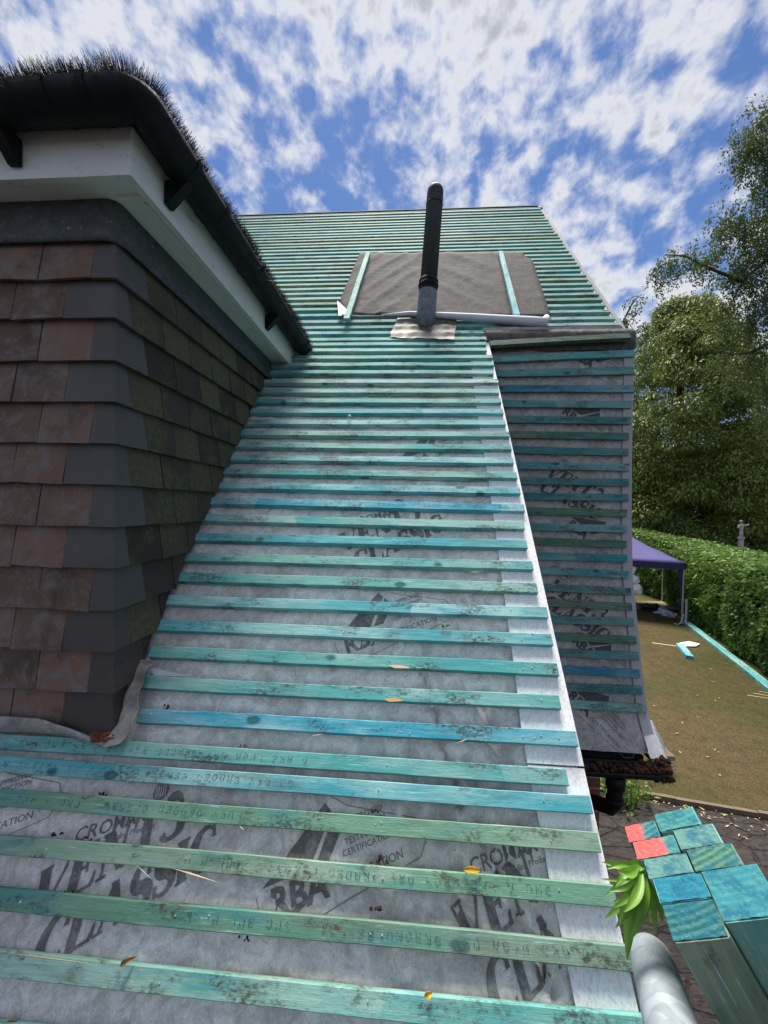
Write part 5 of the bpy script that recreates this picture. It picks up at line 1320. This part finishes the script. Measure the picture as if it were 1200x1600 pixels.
# trees
def tree(name, base, label, cat, trunk_r, trunk_top, crown, mat, limbs=(), grp=None):
    root = empty(name, base, label, cat, grp); tb2 = MB(); b = Vector(base)
    tb2.tube([b, b+Vector((.1,0,trunk_top*.3)), b+Vector((-.1,.1,trunk_top*.65)), b+Vector((0,0,trunk_top))], [trunk_r, trunk_r*.8, trunk_r*.55, trunk_r*.15], 10)
    for pts, r0 in limbs: tb2.tube(pts, [r0*(1-.8*i/(len(pts)-1)) for i in range(len(pts))], 7)
    tb2.build('trunk', M['bark'], root, smooth=True)
    pos, dr_, nr_, ln_, wd_ = crown
    leaf_mesh('crown', pos, dr_, nr_, ln_, wd_, mat, root, tuple(base)); return root
def clumps_crown(centers, radii, per, lsize, droop, r, asp=.5, flat=.6, spread=None):
    P, Dd, Nn, Ln_, Wd = [], [], [], [], []
    for c_, rad in zip(centers, radii):
        n = int(per*rad**1.6); v = r.normal(size=(n,3)); v /= np.linalg.norm(v, axis=1, keepdims=True); rr = rad*(.35+.65*r.random(n)**.5)
        p = v*rr[:,None]; p[:,2] *= flat; p[:,2] -= .25*(p[:,0]**2+p[:,1]**2)/rad; p += np.array(c_)
        d = v*.5+r.normal(size=(n,3))*.5; d[:,2] -= droop
        P.append(p); Dd.append(d); Nn.append(v*.6+np.array([0,0,.8])+r.normal(size=(n,3))*.4); s = lsize*(.6+.8*r.random(n)); Ln_.append(s); Wd.append(s*asp)
    return tuple(np.concatenate(x) for x in (P, Dd, Nn, Ln_, Wd))
r = np.random.default_rng(21)
# the feathery conifer: narrow top, broad drooping tiers
def cone_tree(base, hgt, rad, ncl, seedv, prof):
    rr = np.random.default_rng(seedv); cen, rds = [], []
    for i in range(ncl):
        t = rr.random()**.85; z = .06+.92*t; rmax = rad*np.interp(z, *prof); a = rr.random()*2*np.pi; q = rmax*(.25+.75*rr.random()**.5)
        q *= 1+.22*nz(math.cos(a)*1.6, math.sin(a)*1.6, z*4+seedv)
        cen.append((base[0]+q*math.cos(a), base[1]+q*math.sin(a), base[2]+z*hgt)); rds.append((.55+.75*rr.random())*(1.15-.55*z)*rad/5.2)
    return cen, rds
bc = (17.0, 25.5, 0)
cen, rds = cone_tree(bc, 17.4, 5.6, 900, 3, ([0,.1,.3,.5,.7,.82,.93,1],[.75,.95,1.0,.92,.76,.50,.26,.10]))
tree('feathery_tree', bc, 'tall drooping yellow green tree behind the hedge beside the roof edge', 'tree', .45, 15.5, clumps_crown(cen, rds, 270, .21, .8, r, .36), M['conifer'])
for i, (b, hg, rd, sd_, lab, lum) in enumerate([((24.5,27,0),10.5,5.0,8,'dark green bushy tree right of the tall drooping tree','dark_leaf'), ((29.5,29,0),12.5,5.5,5,'darkest tree at the right edge above the hedge','dark_leaf'),
     ((10.5,34,0),11,6,14,'green tree mostly hidden behind the wall edge of the house','conifer'), ((20,40,0),12,7,15,'dark tree far behind the drooping tree','dark_leaf'), ((33,44,0),11,8,16,'far dark tree low on the right','dark_leaf')]):
    cen, rds = cone_tree(b, hg, rd, 230, sd_, ([0,.1,.3,.55,.8,1],[.85,1,1,.95,.7,.25]))
    tree('garden_tree', b, lab, 'tree', .35, hg*.8, clumps_crown(cen, rds, 100, .34, .4, r, .5, .75), M[lum], grp='trees beyond the hedge')
# birch whose branches hang in from the right
def spray_cloud(blobs, n, ls, rr):
    P, Dd, Nn = [], [], []
    tot = sum(b[3]*b[4] for b in blobs)
    for (px, py, Y, sx, sy) in blobs:
        m = int(n*sx*sy/tot); c0 = at(px, py, Y); k = Y/600
        # hanging strings of leaves
        ns = max(2, m//26)
        for _ in range(ns):
            ox, oz, oy = rr.normal(0, .42)*sx*k, rr.normal(.15, .42)*sy*k, rr.normal(0, .5)*sx*k
            Ls = (.25+.75*rr.random())*.95; nn = 26; t = rr.random(nn); 
            p = np.stack([c0.x+ox+t*.18*rr.normal()+rr.normal(0,.05,nn), c0.y+oy+rr.normal(0,.05,nn), c0.z+oz-t*Ls+rr.normal(0,.03,nn)], 1); P.append(p)
            d = rr.normal(size=(nn,3))*.6; d[:,2] -= .9; Dd.append(d); Nn.append(rr.normal(size=(nn,3)))
    P, Dd, Nn = map(np.concatenate, (P, Dd, Nn)); m = len(P); s = ls*(.6+.7*rr.random(m)); return P, Dd, Nn, s, s*.55
rb = np.random.default_rng(33); YB = 12.0
bl_ = [(1185,215,YB,28,45),(1205,270,YB,35,50),(1165,235,YB,18,35),(1220,170,YB,25,40),(1135,345,YB,22,30),(1160,365,YB,30,30),(1190,390,YB,35,40),(1045,405,YB,20,16),(1075,400,YB,22,18),(1110,395,YB,25,22),
 (1030,430,YB,12,22),(1150,420,YB,35,25),(1185,450,YB,30,35),(1210,480,YB,30,45),(1170,500,YB,24,30),(1130,480,YB,22,16),(1195,545,YB,26,30),(1160,565,YB,24,20),(1125,555,YB,18,14),(1205,600,YB,20,18),(1215,340,YB,30,60),(1190,630,YB,16,14)]
tb0 = Vector((13.6, 12.5, 0)); T1 = lambda px, py, Y=YB: at(px, py, Y)
limbs = [([Vector((13.5,12.5,11.5)), T1(1215,150), T1(1185,200)], .10), ([Vector((13.4,12.4,8.2)), T1(1225,380), T1(1160,440), T1(1110,420), T1(1070,400), T1(1040,398)], .075), ([Vector((13.4,12.4,6.6)), T1(1205,535), T1(1170,552), T1(1130,555), T1(1105,530)], .07),
         ([T1(1190,345), T1(1150,350), T1(1128,340)], .03), ([Vector((13.4,12.4,7.0)), T1(1200,600), T1(1180,630)], .03), ([T1(1160,440), T1(1140,480), T1(1120,488)], .025)]
tree('birch_tree', tb0, 'birch with fine drooping leaf sprays reaching in from the right edge', 'tree', .24, 14, spray_cloud(bl_, 34000, .075, rb), M['birch_leaf'], limbs)
bl2 = [(993,470,14,6,7),(1003,462,14,5,5),(985,490,14,6,9),(990,515,14,6,10),(1012,505,14,10,5),(1022,515,14,8,5),(1000,535,14,7,8),(975,500,14,8,14),(955,520,14,12,14),(950,560,14,25,25)]
b2 = Vector((7.2, 15.2, 0)); limbs = [([Vector((7.2,15.1,8.5)), at(975,500,14.3), at(990,470,14.1), at(1003,460,14)], .05), ([Vector((7.2,15.1,8)), at(985,520,14.3), at(1015,508,14)], .035)]
tree('weeping_birch', b2, 'small birch sprays peeping past the right end of the roof', 'tree', .13, 9.2, spray_cloud(bl2, 3400, .085, rb), M['birch_leaf'], limbs)
# far wood closing the view
wr = np.random.default_rng(40); cen, rds = [], []
for i in range(330):
    X = -60+160*wr.random(); Y = 62+10*wr.random(); cen.append((X, Y, wr.random()*8.5+1.5*nz(X*.15))); rds.append(2.2+1.6*wr.random())
cw = clumps_crown(cen, rds, 26, .75, .3, wr, .6, .8); o = leaf_mesh('far_wood', *cw, M['dark_leaf']); tag(o, 'dark wood closing the view behind the garden trees', 'wood', kind='stuff')
bk_ = MB(); g = [[Vector((-70+180*i/40, 70+3*nz(i*.4), 0)) for i in range(41)], [Vector((-70+180*i/40, 70+3*nz(i*.4), 8.5+2.5*nz(i*.7, 3))) for i in range(41)], [Vector((-70+180*i/40, 78, 0)) for i in range(41)]]
bk_.grid(g); tag(bk_.build('far_wood_core', M['core']), 'dark core of the far wood', 'wood', kind='stuff')
# shrub in the dark gap between hedge and trees
cen = [(wr.uniform(13, 24), wr.uniform(20.5, 23.5), wr.uniform(.3, 2.7)) for _ in range(46)]
o_ = leaf_mesh('shrubbery', *clumps_crown(cen, [.8+wr.random()*.5 for _ in cen], 150, .14, .2, wr, .55, .8), M['dark_leaf']); tag(o_, 'dark low shrubs in shade between the hedge and the trees', 'shrubs', kind='stuff')
# pale garden statue on a pedestal
so = at(1158, 834, 19.0); root = empty('garden_statue', (so.x, so.y, 0), 'small white garden statue on a stone column beyond the hedge', 'statue'); pd = MB()
zb = so.z-.15; pd.tube([(so.x,so.y,0),(so.x,so.y,.1),(so.x,so.y,.15),(so.x,so.y,zb-.12),(so.x,so.y,zb-.08),(so.x,so.y,zb)], [.2,.2,.12,.10,.14,.14], 14); pd.build('column', M['stone'], root, smooth=False)
fgm = MB(); x, y = so.x, so.y
fgm.tube([(x,y,zb),(x,y,zb+.18),(x+.01,y,zb+.36),(x,y,zb+.50),(x,y,zb+.60),(x-.01,y,zb+.64)], [.08,.07,.06,.085,.075,.035], 12); blob(fgm, (x-.02,y,zb+.73), .07, 2, 2, rough=.15)
fgm.tube([(x+.09,y,zb+.56),(x+.20,y-.02,zb+.54),(x+.30,y-.04,zb+.62)], [.045,.035,.025], 8); fgm.tube([(x-.09,y,zb+.56),(x-.16,y,zb+.44),(x-.08,y-.08,zb+.38)], [.045,.035,.025], 8)
fgm.build('figure', M['stone'], root, smooth=True)
# weeds by the edging
def weed(px, py, lab, n=150, sp_=.16, seedv=1):
    rr = np.random.default_rng(seedv); p = atz(px, py); pos = np.stack([p.x+rr.normal(0,sp_,n), p.y+rr.normal(0,sp_*.7,n), rr.random(n)*.22], 1); d = rr.normal(size=(n,3))*.6; d[:,2] += .5
    root = empty('weed_plant', (p.x, p.y, 0), lab, 'weed', 'weeds by the house wall'); o = leaf_mesh('leaves', pos, d, rr.normal(size=(n,3))+np.array([0,0,1.]), .05+rr.random(n)*.06, .022+rr.random(n)*.02, M['hedge'], root)
weed(950, 1218, 'green weed in front of the brick wall behind the downpipe', 260, .20, 1); weed(980, 1250, 'green weed at the near corner of the stone edging', 200, .13, 2); weed(962, 1252, 'low green weed between the wall and the stone edging', 200, .16, 3)
